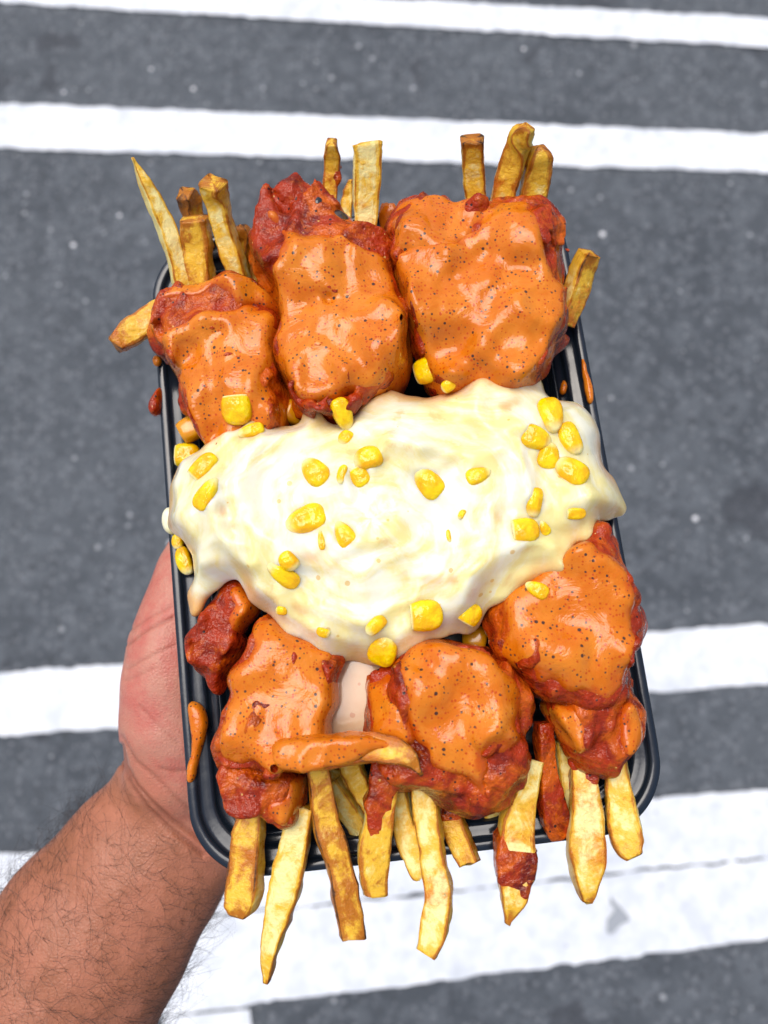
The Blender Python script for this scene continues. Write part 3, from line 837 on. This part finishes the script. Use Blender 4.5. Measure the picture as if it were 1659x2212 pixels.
# ------------------------------------------------------------------ fries
FR = {'top': 'fries standing out of the far end of the tray', 'bot': 'fries hanging over the near end of the tray', 'side': 'fries poking out at the sides'}
def fry(label, grp, pts, z, brown=.1, sauced=(), roll=0., thick=.8, tipb=.35, round_end=False, seed=0, name='french_fry', z_end=None, coat=None):
    """pts: (px, py, width in px) from the free end inwards; z at free end, z_end at the buried end"""
    n = len(pts)
    ze = z if z_end is None else z_end
    zz = np.linspace(z, ze, n)
    W = px2w([q[:2] for q in pts], zz)
    dep = np.array([(CAM_L - Vector(w)).length for w in W])
    wid = np.array([q[2] for q in pts]) * dep / FPX * .97
    # dense resample
    tt = np.linspace(0, n - 1, 34)
    def cr(A):
        out = []
        for t in tt:
            i = min(int(t), n - 2); f = t - i
            p0, p1, p2, p3 = A[max(i - 1, 0)], A[i], A[i + 1], A[min(i + 2, n - 1)]
            out.append(.5 * (2 * p1 + (p2 - p0) * f + (2 * p0 - 5 * p1 + 4 * p2 - p3) * f * f + (3 * p1 - p0 - 3 * p2 + p3) * f ** 3))
        return np.array(out)
    C_ = cr(W); R_ = np.maximum(cr(wid), .001) / 2
    T_ = np.gradient(C_, axis=0); T_ /= np.linalg.norm(T_, axis=1)[:, None]
    K = 24
    ang = np.arange(K) / K * 2 * math.pi + .05
    e = 2 / 7.5
    ca, sa = np.cos(ang), np.sin(ang)
    cx = np.sign(ca) * np.abs(ca) ** e; cy = np.sign(sa) * np.abs(sa) ** e
    V = []; BR = []; SA = []; FU = []; FV = []
    frng = random.Random(seed); face = [frng.uniform(-.18, .30) for _ in range(4)]; face[1] = min(face[1], .06)
    fid = np.where(np.abs(cx) > np.abs(cy), np.where(cx > 0, 0, 2), np.where(cy > 0, 1, 3)); fof = np.array(face)[fid]
    L = np.r_[0, np.cumsum(np.linalg.norm(np.diff(C_, axis=0), axis=1))]
    full = wid.max() / 2
    for k in range(len(C_)):
        t = T_[k]; up = np.array([0, 0, 1.]); side = np.cross(t, up); side /= np.linalg.norm(side); up = np.cross(side, t)
        rr = roll + .25 * math.sin(L[k] * 30 + seed)
        s2 = side * math.cos(rr) + up * math.sin(rr); u2 = up * math.cos(rr) - side * math.sin(rr)
        fac = 1.0 if not round_end else min(1, math.sqrt(max(0, 1 - (1 - min(L[k] / .004, 1)) ** 2)) * .6 + .4)
        shr = 1 / (abs(math.cos(rr)) + thick * abs(math.sin(rr)))
        half_w = R_[k] * fac * shr; half_t = min(full * thick, max(R_[k] * 1.2, .0012)) * fac * shr
        P = C_[k] + cx[:, None] * half_w * s2 + cy[:, None] * half_t * u2
        V.append(P)
        corner = np.minimum(np.abs(cx), np.abs(cy)) ** 5
        endb = math.exp(-L[k] / .0035)
        BR.append(brown - .10 + fof + (.85 + .55 * vnoise(P, .005, seed + 61)) * corner + tipb * endb)
        FU.append(ang * 1.1); FV.append(np.full(K, L[k] * 55))
        sv = np.zeros(K)
        for t0, t1, am in sauced:
            x = k / (len(C_) - 1) + .22 * vnoise(P, .009, seed + 60) + .08 * vnoise(P, .003, seed + 62)
            sv = np.maximum(sv, am * smooth01(t0 - .14, t0 + .10, x) * (1 - smooth01(t1 - .10, t1 + .14, x)))
        SA.append(sv)
    V = np.concatenate(V); BR = np.concatenate(BR); SA = np.concatenate(SA); FU = np.concatenate(FU); FV = np.concatenate(FV)
    nr = len(C_)
    i = np.arange(K); j = (i + 1) % K
    Q = np.concatenate([np.stack([k * K + i, k * K + j, (k + 1) * K + j, (k + 1) * K + i], 1) for k in range(nr - 1)])
    ctr = np.repeat(C_, K, 0)
    out = V - ctr; out /= np.linalg.norm(out, axis=1)[:, None] + 1e-9
    dsp = .00045 * vnoise(V, .0045, seed + 50) + .00025 * vnoise(V, .0018, seed + 51) + .0004 * vnoise(V, .012, seed + 52)
    V = V + out * dsp[:, None]
    # uneven cut ends with a centre fan
    tj = (.0012 * vnoise(V[:K], .004, seed + 53))[:, None] * T_[0]
    V[:K] -= tj
    caps = []
    for base, cen, sgn in ((0, C_[0] - T_[0] * .0005, 1), ((nr - 1) * K, C_[-1], -1)):
        mid = V[base:base + K] * .55 + cen * .45
        b0 = len(V)
        V = np.concatenate([V, mid, [cen]])
        BR = np.concatenate([BR, BR[base:base + K] * .9, [BR[base] * .8]]); SA = np.concatenate([SA, SA[base:base + K], [SA[base]]]); FU = np.concatenate([FU, FU[base:base + K] * .5, [0]]); FV = np.concatenate([FV, FV[base:base + K], [FV[base]]])
        if sgn > 0: caps.append((np.stack([base + j, base + i, b0 + i, b0 + j], 1), np.stack([b0 + j, b0 + i, np.full(K, b0 + K)], 1)))
        else: caps.append((np.stack([base + i, base + j, b0 + j, b0 + i], 1), np.stack([b0 + i, b0 + j, np.full(K, b0 + K)], 1)))
    o3 = C_[-1]
    me = bpy.data.meshes.new(name)
    F = Q.tolist() + [x for c in caps for x in c[0].tolist()] + [x for c in caps for x in c[1].tolist()]
    me.from_pydata((V - o3).tolist(), [], F); me.update()
    me.polygons.foreach_set('use_smooth', np.ones(len(me.polygons), bool))
    attr(me, 'brown', BR); attr(me, 'sauced', SA); attr(me, 'fu', FU); attr(me, 'fv', FV)
    o = put(name, me, M['fry'], None, o3)
    if coat:                                     # sauce clinging to part of the fry
        t0, t1, cmat, up_only = coat
        body = V[:nr * K]; x = np.repeat(np.arange(nr) / (nr - 1), K) + .16 * vnoise(body, .008, seed + 63) + .06 * vnoise(body, .003, seed + 64)
        mk = smooth01(t0 - .05, t0 + .04, x) * (1 - smooth01(t1 - .04, t1 + .05, x))
        if up_only: mk = mk * smooth01(-.2, .5, vnoise(body, .006, seed + 65) + .3)
        sh = body + out * (-.0007 + .0017 * mk + .0005 * mk * vnoise(body, .004, seed + 66))[:, None]
        cme = mesh_np('sauce', sh - o3, Q); attr(cme, 'thin', np.full(len(sh), .55))
        put('sauce', cme, M[cmat], o)
    return tag(o, label, 'fry', FR[grp])

fry('long pale fry with sharp pointed tip at the upper left', 'top', [(287, 343, 5), (312, 395, 27), (342, 455, 42), (369, 520, 44), (387, 580, 42), (400, 650, 38)], .030, .04, seed=1, z_end=.004, tipb=.3, roll=.25)
fry('short brown fry end leaning left behind the square cut fry', 'top', [(398, 418, 46), (412, 445, 54), (426, 490, 50), (440, 540, 50)], .013, .40, seed=2, z_end=-.002, roll=.5)
fry('wide golden fry between the pointed fry and the square cut fry', 'top', [(419, 471, 56), (426, 520, 58), (432, 580, 56), (442, 650, 50)], .018, .26, seed=3, z_end=.002)
fry('thick fry with square brown cut end at the upper left', 'top', [(459, 394, 58), (468, 435, 54), (487, 505, 50), (510, 575, 50), (530, 650, 46)], .030, .20, seed=4, z_end=.002, thick=.9)
fry('small rounded golden fry end beside the tall middle chicken', 'top', [(519, 487, 30), (526, 520, 44), (519, 565, 44), (510, 620, 40)], .008, .34, seed=5, z_end=-.004, round_end=True)
fry('fry with pale slanted end sticking out over the left rim', 'side', [(250, 744, 44), (285, 718, 62), (335, 684, 58), (400, 648, 46)], .012, .14, ((0, .22, .42), (.4, .75, .35)), seed=6, z_end=.010, roll=-.3)
fry('narrow dark golden fry behind the charred chicken end', 'top', [(717, 306, 24), (718, 340, 36), (714, 395, 36), (708, 470, 34)], .026, .40, ((.4, 1, .4),), coat=(.55, 1.2, 'chicken', True), seed=7, z_end=.010, tipb=.1)
fry('broad flat pale fry standing up in the middle of the far end', 'top', [(793, 309, 66), (794, 370, 64), (792, 430, 58), (790, 500, 54), (788, 560, 50)], .034, .03, ((.62, .8, .4),), seed=8, z_end=.012, tipb=.02, thick=.5)
fry('thin fry sliver left of the broad flat pale fry', 'top', [(757, 390, 8), (752, 425, 24), (746, 480, 28), (744, 530, 26)], .016, .16, seed=9, z_end=.006)
fry('stubby sauced fry end right of the broad flat pale fry', 'top', [(836, 440, 30), (842, 480, 36), (846, 530, 34)], .014, .3, ((0, 1, .6),), coat=(-.3, 1.2, 'sauce', False), seed=10, z_end=.008, round_end=True)
fry('straight pale fry with brown top, leftmost of the three at the upper right', 'top', [(1020, 303, 52), (1022, 350, 50), (1026, 410, 47), (1031, 490, 46)], .032, .08, seed=11, z_end=.010, tipb=.75, thick=.6)
fry('tallest fry with broken tip, middle of the three at the upper right', 'top', [(1140, 276, 18), (1123, 308, 46), (1105, 360, 54), (1086, 430, 52), (1076, 500, 50)], .040, .20, ((.72, .9, .55),), seed=12, z_end=.010)
fry('blunt fry with brown potato skin, rightmost of the three at the upper right', 'top', [(1165, 317, 48), (1160, 370, 57), (1147, 440, 60), (1140, 510, 56)], .030, .24, seed=13, z_end=.008, tipb=.4, round_end=True)
fry('thick golden fry poking out over the right rim', 'side', [(1275, 545, 48), (1258, 585, 62), (1240, 640, 58), (1216, 700, 46)], .018, .26, ((.55, .95, .5),), seed=14, z_end=.006, roll=.45)

fry('stout golden fry nearest the wrist at the lower left', 'bot', [(518, 1980, 50), (524, 1945, 70), (532, 1870, 72), (540, 1790, 62), (547, 1720, 52)], .006, .34, ((.45, 1, .25),), seed=21, z_end=.006, round_end=True, tipb=.15)
fry('longest fry, pale with a thin browned tip, hanging down at lower left', 'bot', [(577, 2118, 10), (582, 2070, 28), (600, 1985, 50), (620, 1900, 62), (637, 1820, 60), (654, 1740, 46)], .004, .10, seed=22, z_end=.008, tipb=.6, roll=.25)
fry('evenly browned bent fry right of the longest pale fry', 'bot', [(761, 2018, 52), (753, 1970, 60), (736, 1880, 62), (704, 1775, 66), (690, 1670, 54), (686, 1620, 50)], .010, .38, seed=23, z_end=.014, tipb=.1, thick=.85)
fry('wide fry with red sauce on its upper half at bottom centre', 'bot', [(812, 1930, 56), (806, 1850, 70), (818, 1771, 64), (831, 1691, 60), (838, 1630, 54)], .010, .22, ((.35, 1, .40),), coat=(.50, 1.2, 'chicken', True), seed=24, z_end=.014, tipb=.25)
fry('short pale fry with slanted end behind the wide sauced fry', 'bot', [(914, 1888, 44), (894, 1842, 50), (874, 1780, 46), (862, 1700, 40)], .004, .05, seed=25, z_end=.002, tipb=.05)
fry('long curved pale fry hanging down at bottom centre', 'bot', [(922, 2058, 42), (938, 2012, 58), (949, 1935, 60), (939, 1872, 56), (927, 1793, 55), (917, 1717, 56), (912, 1660, 50)], .012, .14, ((.30, .50, .55),), seed=26, z_end=.008, tipb=.2, thick=.6)
fry('short stubby fry stained orange beside the long curved fry', 'bot', [(1015, 1866, 50), (999, 1828, 54), (981, 1785, 52), (960, 1720, 42)], .003, .26, ((.1, .3, .5), (.6, 1, .45)), coat=(.72, 1.2, 'chicken', True), seed=27, z_end=.000, tipb=.1)
fry('pointed fry dipped in red sauce with bare skin tip', 'bot', [(1096, 1994, 12), (1108, 1930, 54), (1112, 1852, 74), (1118, 1773, 74), (1136, 1697, 50), (1146, 1640, 44)], .010, .20, ((.20, .58, .35),), coat=(.27, .52, 'chicken', False), seed=28, z_end=.008, tipb=.7)
fry('dark charred sauced strip between the two right chicken pieces', 'bot', [(1197, 1812, 36), (1197, 1770, 62), (1190, 1720, 62), (1180, 1660, 48), (1172, 1560, 36)], .000, .75, ((0, 1, .62),), seed=29, z_end=.008, round_end=True).data.materials[0] = M['chicken']
fry('pale fry tucked behind the dark charred strip', 'bot', [(1232, 1775, 30), (1224, 1700, 38), (1214, 1600, 36)], -.004, .12, seed=30, z_end=.000)
fry('pale pointed fry with a red sauce streak at lower right', 'bot', [(1267, 1950, 20), (1266, 1915, 42), (1265, 1852, 68), (1267, 1753, 70), (1259, 1674, 52), (1256, 1620, 46)], .006, .16, ((.45, .90, .42),), coat=(.74, .88, 'chicken', True), seed=31, z_end=.004, tipb=.45)
fry('rightmost fry with torn curled end at lower right', 'bot', [(1368, 1850, 40), (1354, 1818, 68), (1342, 1753, 68), (1333, 1666, 56), (1326, 1610, 50)], .004, .26, seed=32, z_end=.002, tipb=.4)
fry('short pale fry lying deep in the tray at bottom centre', 'bot', [(782, 1800, 42), (764, 1765, 52), (738, 1725, 46), (715, 1690, 40)], -.006, .06, seed=33, z_end=-.006, tipb=.05)
fry('pale fry deep in the tray under the sauced crosswise fry', 'bot', [(800, 1750, 40), (776, 1695, 46), (752, 1640, 44)], -.004, .10, seed=34, z_end=-.002)
fry('wide pale fry end deep in the tray left of bottom centre', 'bot', [(790, 1690, 54), (745, 1688, 56), (700, 1680, 50)], -.010, .12, seed=36, z_end=-.010)
fry('fry deep in the tray between the dipped fry and the long curved fry', 'bot', [(1075, 1800, 40), (1060, 1740, 48), (1045, 1660, 46)], -.008, .20, seed=37, z_end=-.006)
fry('golden fry stub between the small rounded end and the tall chicken', 'top', [(556, 520, 34), (556, 560, 42), (560, 620, 40)], .000, .30, seed=39, z_end=-.006)
fry('fry lying crosswise coated in orange sauce below the lower left chicken', 'bot', [(906, 1668, 12), (880, 1636, 48), (835, 1618, 64), (780, 1618, 68), (715, 1630, 68), (640, 1640, 64)], .033, .34, ((.10, .45, .45), (.45, 1, .95)), seed=35, z_end=.026, thick=.7)

# sauce lying on some fries (parts of those fries)
def fry_sauce(fry_o, poly, z0, H, mat, seed, k=5):
    l = Lump(poly, z0, H, dn=.9, seed=seed, lump=.15, vx=.0007, pad=.004, k=k, wobble=.3); SUPPORT.pop()
    V, Q = l.build(l.rough(.35, .35)); me = mesh_np('sauce', V - np.array(fry_o.location), Q)
    put('sauce', me, M[mat], fry_o)
fb = {o['label']: o for o in bpy.data.objects if o.name.startswith('french_fry')}
fl = lambda t: next(o for k_, o in fb.items() if t in k_)
fry_sauce(fl('crosswise'), Z5([(640, 640), (760, 610), (900, 595), (1060, 590), (1190, 585), (1310, 605), (1420, 650), (1440, 690), (1360, 700), (1260, 690), (1160, 730), (1080, 770), (960, 790), (800, 810), (680, 800), (610, 740)]), .0285, .0068, 'sauce', 86)

# ------------------------------------------------------------------ small sauce runs on the rim
def drip(name, label, poly, z0, H, mat, seed, cat='sauce'):
    l = Lump(poly, z0, H, dn=.7, seed=seed, lump=.05, vx=.0006, pad=.003, wobble=.2); SUPPORT.pop()
    V, Q = l.build(l.phi); o3 = V.mean(0); o3[2] = V[:, 2].min()
    o = put(name, mesh_np(name, V - o3, Q), M[mat], None, o3)
    return tag(o, label, cat, 'sauce spilled on the tray rim')
drip('sauce_run', 'long orange sauce run on the left rim beside the wrist', Z5([(135, 400), (180, 395), (225, 430), (248, 500), (245, 600), (215, 680), (190, 780), (165, 880), (135, 885), (125, 850), (140, 760), (158, 690), (150, 560)]), -.0005, .0035, 'sauce', 61)
drip('sauce_run', 'small orange sauce lump hanging outside the left rim', Z1([(375, 1765), (388, 1800), (392, 1870), (372, 1960), (330, 1965), (300, 1920), (320, 1860), (355, 1825)]), -.001, .004, 'chicken', 62)
drip('sauce_run', 'small orange sauce smear on the left rim under the chicken strip', Z1([(335, 1560), (390, 1590), (388, 1630), (360, 1655), (335, 1640)]), .001, .002, 'sauce', 63)
drip('sauce_run', 'thin orange sauce run down the right rim below the poking fry', Z2([(1380, 1190), (1400, 1195), (1415, 1270), (1445, 1370), (1450, 1450), (1430, 1480), (1415, 1400), (1395, 1300)]), .000, .002, 'sauce', 64)
drip('sauce_run', 'small orange sauce smear inside the right rim above the cheese', Z2([(1300, 1310), (1315, 1330), (1318, 1400), (1290, 1415), (1280, 1390)]), -.003, .002, 'sauce', 65)
drip('sauce_run', 'orange sauce lump under the fry at the right rim', Z2([(1290, 1040), (1310, 990), (1360, 970), (1385, 1000), (1370, 1040), (1320, 1060)]), .004, .004, 'chicken', 66)
drip('cheese_run', 'watery cheese drop on the left rim above the thumb', Z3([(70, 930), (110, 900), (150, 930), (150, 1040), (145, 1100), (100, 1080), (66, 1030)]), .001, .003, 'cheese', 67, 'cheese')

# ------------------------------------------------------------------ sweetcorn
def corn_mesh(kind):
    nu, nv = 18, 12
    V = []; tip = []
    for b in range(nv + 1):
        ph = -math.pi / 2 + math.pi * b / nv
        for a in range(nu):
            th = 2 * math.pi * a / nu
            sg = lambda v, p: math.copysign(abs(v) ** p, v)
            y = sg(math.sin(ph), .8)
            cr = max(math.cos(ph), 0) ** .8
            x = cr * sg(math.cos(th), .75); z = cr * sg(math.sin(th), .75)
            tp = {0: .60, 1: .85, 2: .42, 3: .95}[kind]
            s = tp + (1 - tp) * (y * .5 + .5) ** .8
            x *= s; z *= .72 * (.75 + .25 * s)
            if z > 0: z *= 1 - .28 * math.exp(-((y - .55) / .4) ** 2 - (x / .45) ** 2) * (kind != 3)
            if kind == 1: y = max(y, -.55)
            if kind == 3: x += .18 * y * y
            V.append((x * .5, y * .5, z * .5))
            tip.append(max(0, -y) if kind != 1 else (1.0 if y <= -.54 else 0))
    F = []
    for b in range(nv):
        for a in range(nu):
            F.append((b * nu + a, b * nu + (a + 1) % nu, (b + 1) * nu + (a + 1) % nu, (b + 1) * nu + a))
    me = bpy.data.meshes.new('corn_kernel'); me.from_pydata(V, [], F); me.update()
    me.polygons.foreach_set('use_smooth', np.ones(len(F), bool))
    attr(me, 'tip', tip)
    me.materials.append(M['corn'])
    return me
CORN = [corn_mesh(k) for k in range(4)]
CORN_A = CORN[1].copy(); CORN_A.materials.clear(); CORN_A.materials.append(M['amber'])
HV = np.concatenate(HIT_V); HF = np.concatenate(HIT_F)
bvh = BVHTree.FromPolygons(HV.tolist(), HF.tolist())

def corn(px, py, w, l, ang, kind, label, amber=False, sink=-.04, tilt=0.):
    """w, l in pixels; ang = direction of the crown in degrees (0 = photo right, 90 = photo up)"""
    d = Vector(px2w([(px, py)], 0)[0]) - CAM_L; d.normalize()
    loc, nrm, _, dist = bvh.ray_cast(CAM_L, d)
    if loc is None:
        loc = Vector(px2w([(px, py)], .002)[0]); nrm = Vector((0, 0, 1)); dist = (loc - CAM_L).length
    nrm = (nrm + Vector((0, 0, 1.2))).normalized()
    k = dist / FPX
    a = math.radians(ang)
    yv = (CAM_R @ Vector((math.cos(a), math.sin(a), 0)))
    yv = (yv - nrm * yv.dot(nrm)).normalized(); xv = yv.cross(nrm).normalized()
    R = Matrix((xv, yv, nrm)).transposed() @ Matrix.Rotation(tilt, 3, 'X')
    W, L = w * k * 1.20, l * k * 1.20; T = min(W, L) * 1.05
    me = CORN_A if amber else CORN[kind]
    o = bpy.data.objects.new('corn_kernel', me); COL.objects.link(o)
    o.matrix_world = Matrix.Translation(loc + nrm * T * sink) @ R.to_4x4() @ Matrix.Diagonal((W, L, T, 1))
    return tag(o, label, 'corn', 'sweetcorn kernels on the cheese and chicken')
for c in CORNS:
    corn(*c)
corn(630, 891, 46, 56, -20, 0, 'amber sauced corn kernel between the left strip and the tall chicken', True, .1)
corn(416, 931, 46, 66, 30, 1, 'amber corn kernel above the left cheese edge', True, .25)
corn(1030, 1379, 48, 54, 170, 0, 'amber sauced corn kernel by the right chicken piece', True, .2)

# ------------------------------------------------------------------ hand and forearm
def capsules():
    """(p, q, rp, rq) round cones in world metres; z relative to the rim"""
    P = lambda x, y, z: px2w([(x, y)], z)[0]
    L = []
    def chain(pts):
        for a, b in zip(pts[:-1], pts[1:]):
            L.append((P(*a[:3]), P(*b[:3]), a[3], b[3]))
    arm = [(374, 1775, -.062, .0300), (300, 1882, -.064, .0335), (205, 2015, -.066, .0385), (90, 2185, -.068, .0435), (-60, 2420, -.072, .047), (-240, 2700, -.08, .049)]
    chain(arm)
    thumb = [(385, 1660, -.050, .0205), (378, 1560, -.044, .0190), (375, 1470, -.040, .0180), (377, 1400, -.038, .0165), (385, 1330, -.037, .0140), (404, 1255, -.037, .0118), (424, 1185, -.038, .0100)]
    chain(thumb)
    return arm, thumb, L, chain, P

def build_hand():
    arm, thumb, L, chain, P = capsules()
    nb = len(L)
    # palm (flat, under the floor of the tray) and four fingers reaching under it
    chain([(420, 1720, -.062, .022), (520, 1560, -.068, .0235), (610, 1420, -.068, .021)])
    chain([(430, 1770, -.064, .022), (600, 1640, -.068, .022), (730, 1520, -.068, .019)])
    chain([(400, 1680, -.060, .021), (470, 1520, -.066, .021), (540, 1360, -.067, .020)])
    fingers = [[(540, 1360, -.066, .0125), (570, 1180, -.062, .0108), (590, 1050, -.060, .0096), (600, 950, -.058, .0085)],
               [(590, 1385, -.066, .0125), (650, 1190, -.062, .0110), (690, 1040, -.060, .0098), (715, 920, -.058, .0086)],
               [(660, 1440, -.066, .0120), (750, 1260, -.062, .0104), (810, 1130, -.060, .0094), (850, 1030, -.058, .0083)],
               [(730, 1520, -.066, .0110), (830, 1380, -.062, .0094), (890, 1280, -.060, .0084), (930, 1200, -.058, .0074)]]
    for f in fingers: chain(f)
    vx = .0014
    pts = np.array([p for l in L for p in (l[0], l[1])])
    lo = pts.min(0) - .052; hi = pts.max(0) + .03
    lo[2] = RIM - .125; hi[2] = RIM - .010
    lo[1] = max(lo[1], px2w([(829, 2860)], -.06)[0][1]); lo[0] = max(lo[0], px2w([(-330, 1800)], -.06)[0][0])
    xs, ys, zs = (np.arange(lo[i], hi[i], vx) for i in range(3))
    X, Y, Z = np.meshgrid(xs, ys, zs, indexing='ij')
    Pp = np.stack([X, Y, Z], -1).reshape(-1, 3).astype(np.float32)
    F = np.full(len(Pp), 1.0, np.float32)
    def rc(p, q, r0, r1, zs_=1.0):
        p = p.astype(np.float32); q = q.astype(np.float32)
        s = np.array([1, 1, 1 / zs_], np.float32)
        a = (Pp - p) * s; b = ((q - p) * s)
        t = np.clip(a @ b / (b @ b), 0, 1)
        return np.linalg.norm(a - t[:, None] * b, axis=1) - (r0 + (r1 - r0) * t)
    def smin(a, b, k):
        h = np.clip(.5 + .5 * (b - a) / k, 0, 1)
        return b + (a - b) * h - k * h * (1 - h)
    Farm = F.copy()
    for i in range(5): Farm = np.minimum(Farm, rc(*L[i], .78)) if i == 0 else smin(Farm, rc(*L[i], .78), .004)
    Fth = F.copy()
    for i in range(5, nb): Fth = smin(Fth, rc(*L[i]), .006)
    Fp = F.copy()
    for i in range(nb, nb + 6): Fp = smin(Fp, rc(*L[i], .62), .010)
    Ff = F.copy()
    for i in range(nb + 6, len(L)): Ff = np.minimum(Ff, rc(*L[i]))
    F = smin(Farm, Fp, .012)
    F = smin(F, Fth, .0045)
    F = smin(F, Ff, .005)
    F = F.reshape(X.shape)
    F = blur(F, 2)
    F[:1] = F[-1:] = .004; F[:, :1] = F[:, -1:] = .004; F[:, :, :1] = F[:, :, -1:] = .004      # closed ends
    V, Q = surface_nets(F, (xs[0], ys[0], zs[0]), vx)
    return V, Q, arm, thumb

V, Q, arm, thumb = build_hand()
import bmesh
o3 = np.array([V[:, 0].mean(), V[:, 1].mean(), V[:, 2].min()])
me = mesh_np('person', V - o3, Q)
fc = w2px(V[Q].mean(1)); zt = V[Q][:, :, 2].mean(1)
sel = set(np.flatnonzero((fc[:, 0] < 560) & (fc[:, 1] > 1120) & (fc[:, 1] < 1950) & (fc[:, 0] > 180) & (zt > RIM - .062)).tolist())
bm = bmesh.new(); bm.from_mesh(me); bm.faces.ensure_lookup_table()
bmesh.ops.subdivide_edges(bm, edges=list({e for i in sel for e in bm.faces[i].edges}), cuts=1, use_grid_fill=True, smooth=.6)
bm.to_mesh(me); bm.free()
me.polygons.foreach_set('use_smooth', np.ones(len(me.polygons), bool)); me.update()
V = np.empty(len(me.vertices) * 3, np.float32); me.vertices.foreach_get('co', V); V = V.reshape(-1, 3).astype(float) + o3
px = w2px(V)
N = np.empty(len(V) * 3, np.float32); me.vertices.foreach_get('normal', N); N = N.reshape(-1, 3)
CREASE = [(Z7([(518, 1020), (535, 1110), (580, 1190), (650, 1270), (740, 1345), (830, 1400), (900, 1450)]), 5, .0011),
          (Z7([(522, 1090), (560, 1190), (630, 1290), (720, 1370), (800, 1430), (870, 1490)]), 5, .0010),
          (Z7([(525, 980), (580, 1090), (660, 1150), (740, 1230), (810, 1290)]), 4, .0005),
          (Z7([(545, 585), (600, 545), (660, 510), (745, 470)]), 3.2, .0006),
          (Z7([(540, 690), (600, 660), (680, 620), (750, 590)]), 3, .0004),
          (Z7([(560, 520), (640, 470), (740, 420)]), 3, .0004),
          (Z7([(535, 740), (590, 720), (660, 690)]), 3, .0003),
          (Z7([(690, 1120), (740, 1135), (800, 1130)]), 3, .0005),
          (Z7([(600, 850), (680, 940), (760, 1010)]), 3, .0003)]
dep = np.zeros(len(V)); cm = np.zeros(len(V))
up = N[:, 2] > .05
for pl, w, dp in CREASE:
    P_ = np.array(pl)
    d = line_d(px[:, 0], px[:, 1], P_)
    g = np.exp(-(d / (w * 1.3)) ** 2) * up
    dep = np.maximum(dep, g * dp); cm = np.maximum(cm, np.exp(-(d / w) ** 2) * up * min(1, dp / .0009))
# soft flesh: slow swell plus tendon ridges along the wrist
sw = .0008 * vnoise(V, .022, 91) + .0003 * vnoise(V, .008, 92)
V2 = V + N * (sw - dep)[:, None]
me.vertices.foreach_set('co', (V2 - o3).astype(np.float32).ravel()); me.update()
tp = px2w([t[:2] for t in thumb], [t[2] for t in thumb])
dth = np.full(len(V), 9.)
for a, b in zip(tp[:-1], tp[1:]):
    ab = b - a; t = np.clip(((V - a) @ ab) / (ab @ ab), 0, 1)
    dth = np.minimum(dth, np.linalg.norm(V - a - t[:, None] * ab, axis=1))
wl = np.array(Z7([(518, 1040), (580, 1190), (720, 1340), (900, 1450)]))
side = line_d(px[:, 0], px[:, 1], wl)
fwd = (px[:, 1] - (1640 + .95 * (px[:, 0] - 262)))          # >0 towards the forearm
palm = 1 - smooth01(-150, 110, fwd + 18 * vnoise(V, .012, 93))
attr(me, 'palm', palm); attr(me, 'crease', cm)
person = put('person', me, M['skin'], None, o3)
tag(person, 'bare hairy forearm and upturned hand holding the tray from below', 'person')

def hairs(n=1150):
    VV, QQ = [], []
    pv = px2w([a[:2] for a in arm], [a[2] for a in arm])
    ax = pv[3] - pv[0]; ax /= np.linalg.norm(ax)
    cand = np.flatnonzero((N[:, 2] > -.35) & (fwd > 40) & (px[:, 1] < 2300) & (px[:, 0] > -60) & (px[:, 0] < 620))
    wgt = np.clip((fwd[cand] - 40) / 160, .05, 1) * np.where(N[cand, 2] < .25, .8, 1) * np.where((px[cand, 0] > 180) & (px[cand, 1] < 1950) & (V[cand, 2] > RIM - .062), .25, 1)
    pick = RNG.choice(cand, n, p=wgt / wgt.sum())
    b0 = 0
    for c in pick:
        p = V2[c].copy() - N[c] * .0003; nn = N[c]
        sd_ = np.cross(nn, ax); sd_ /= np.linalg.norm(sd_) + 1e-9
        ang = RNG.normal(.9, .8) * (1 if RNG.random() < .7 else -1)
        dirv = ax * math.cos(ang) * -.6 + sd_ * math.sin(ang) + nn * .35
        dirv /= np.linalg.norm(dirv)
        Ln = RNG.uniform(.009, .027); K = 12; st = Ln / K
        curl = RNG.normal(0, .16) + RNG.choice([-.10, .10])
        r = RNG.uniform(.000038, .000068)
        ring_ = []
        for k in range(K + 1):
            u = np.cross(dirv, nn); u /= np.linalg.norm(u) + 1e-9; w = np.cross(u, dirv)
            rr = r * (1 - .75 * k / K)
            for q in range(3):
                a = q * 2.0944
                ring_.append(p + rr * (math.cos(a) * u + math.sin(a) * w))
            p = p + dirv * st
            ca, sa = math.cos(curl), math.sin(curl)
            dirv = dirv * ca + np.cross(nn, dirv) * sa + nn * (-.045 if k > 1 else .02)
            dirv /= np.linalg.norm(dirv)
        VV.extend(ring_)
        for k in range(K):
            for q in range(3):
                QQ.append((b0 + k * 3 + q, b0 + k * 3 + (q + 1) % 3, b0 + (k + 1) * 3 + (q + 1) % 3, b0 + (k + 1) * 3 + q))
        b0 += 3 * (K + 1)
    return np.array(VV) - o3, np.array(QQ)
hv, hq = hairs()
hair = put('arm_hair', mesh_np('arm_hair', hv, hq), M['hair'], person)
hair['kind'] = 'stuff'
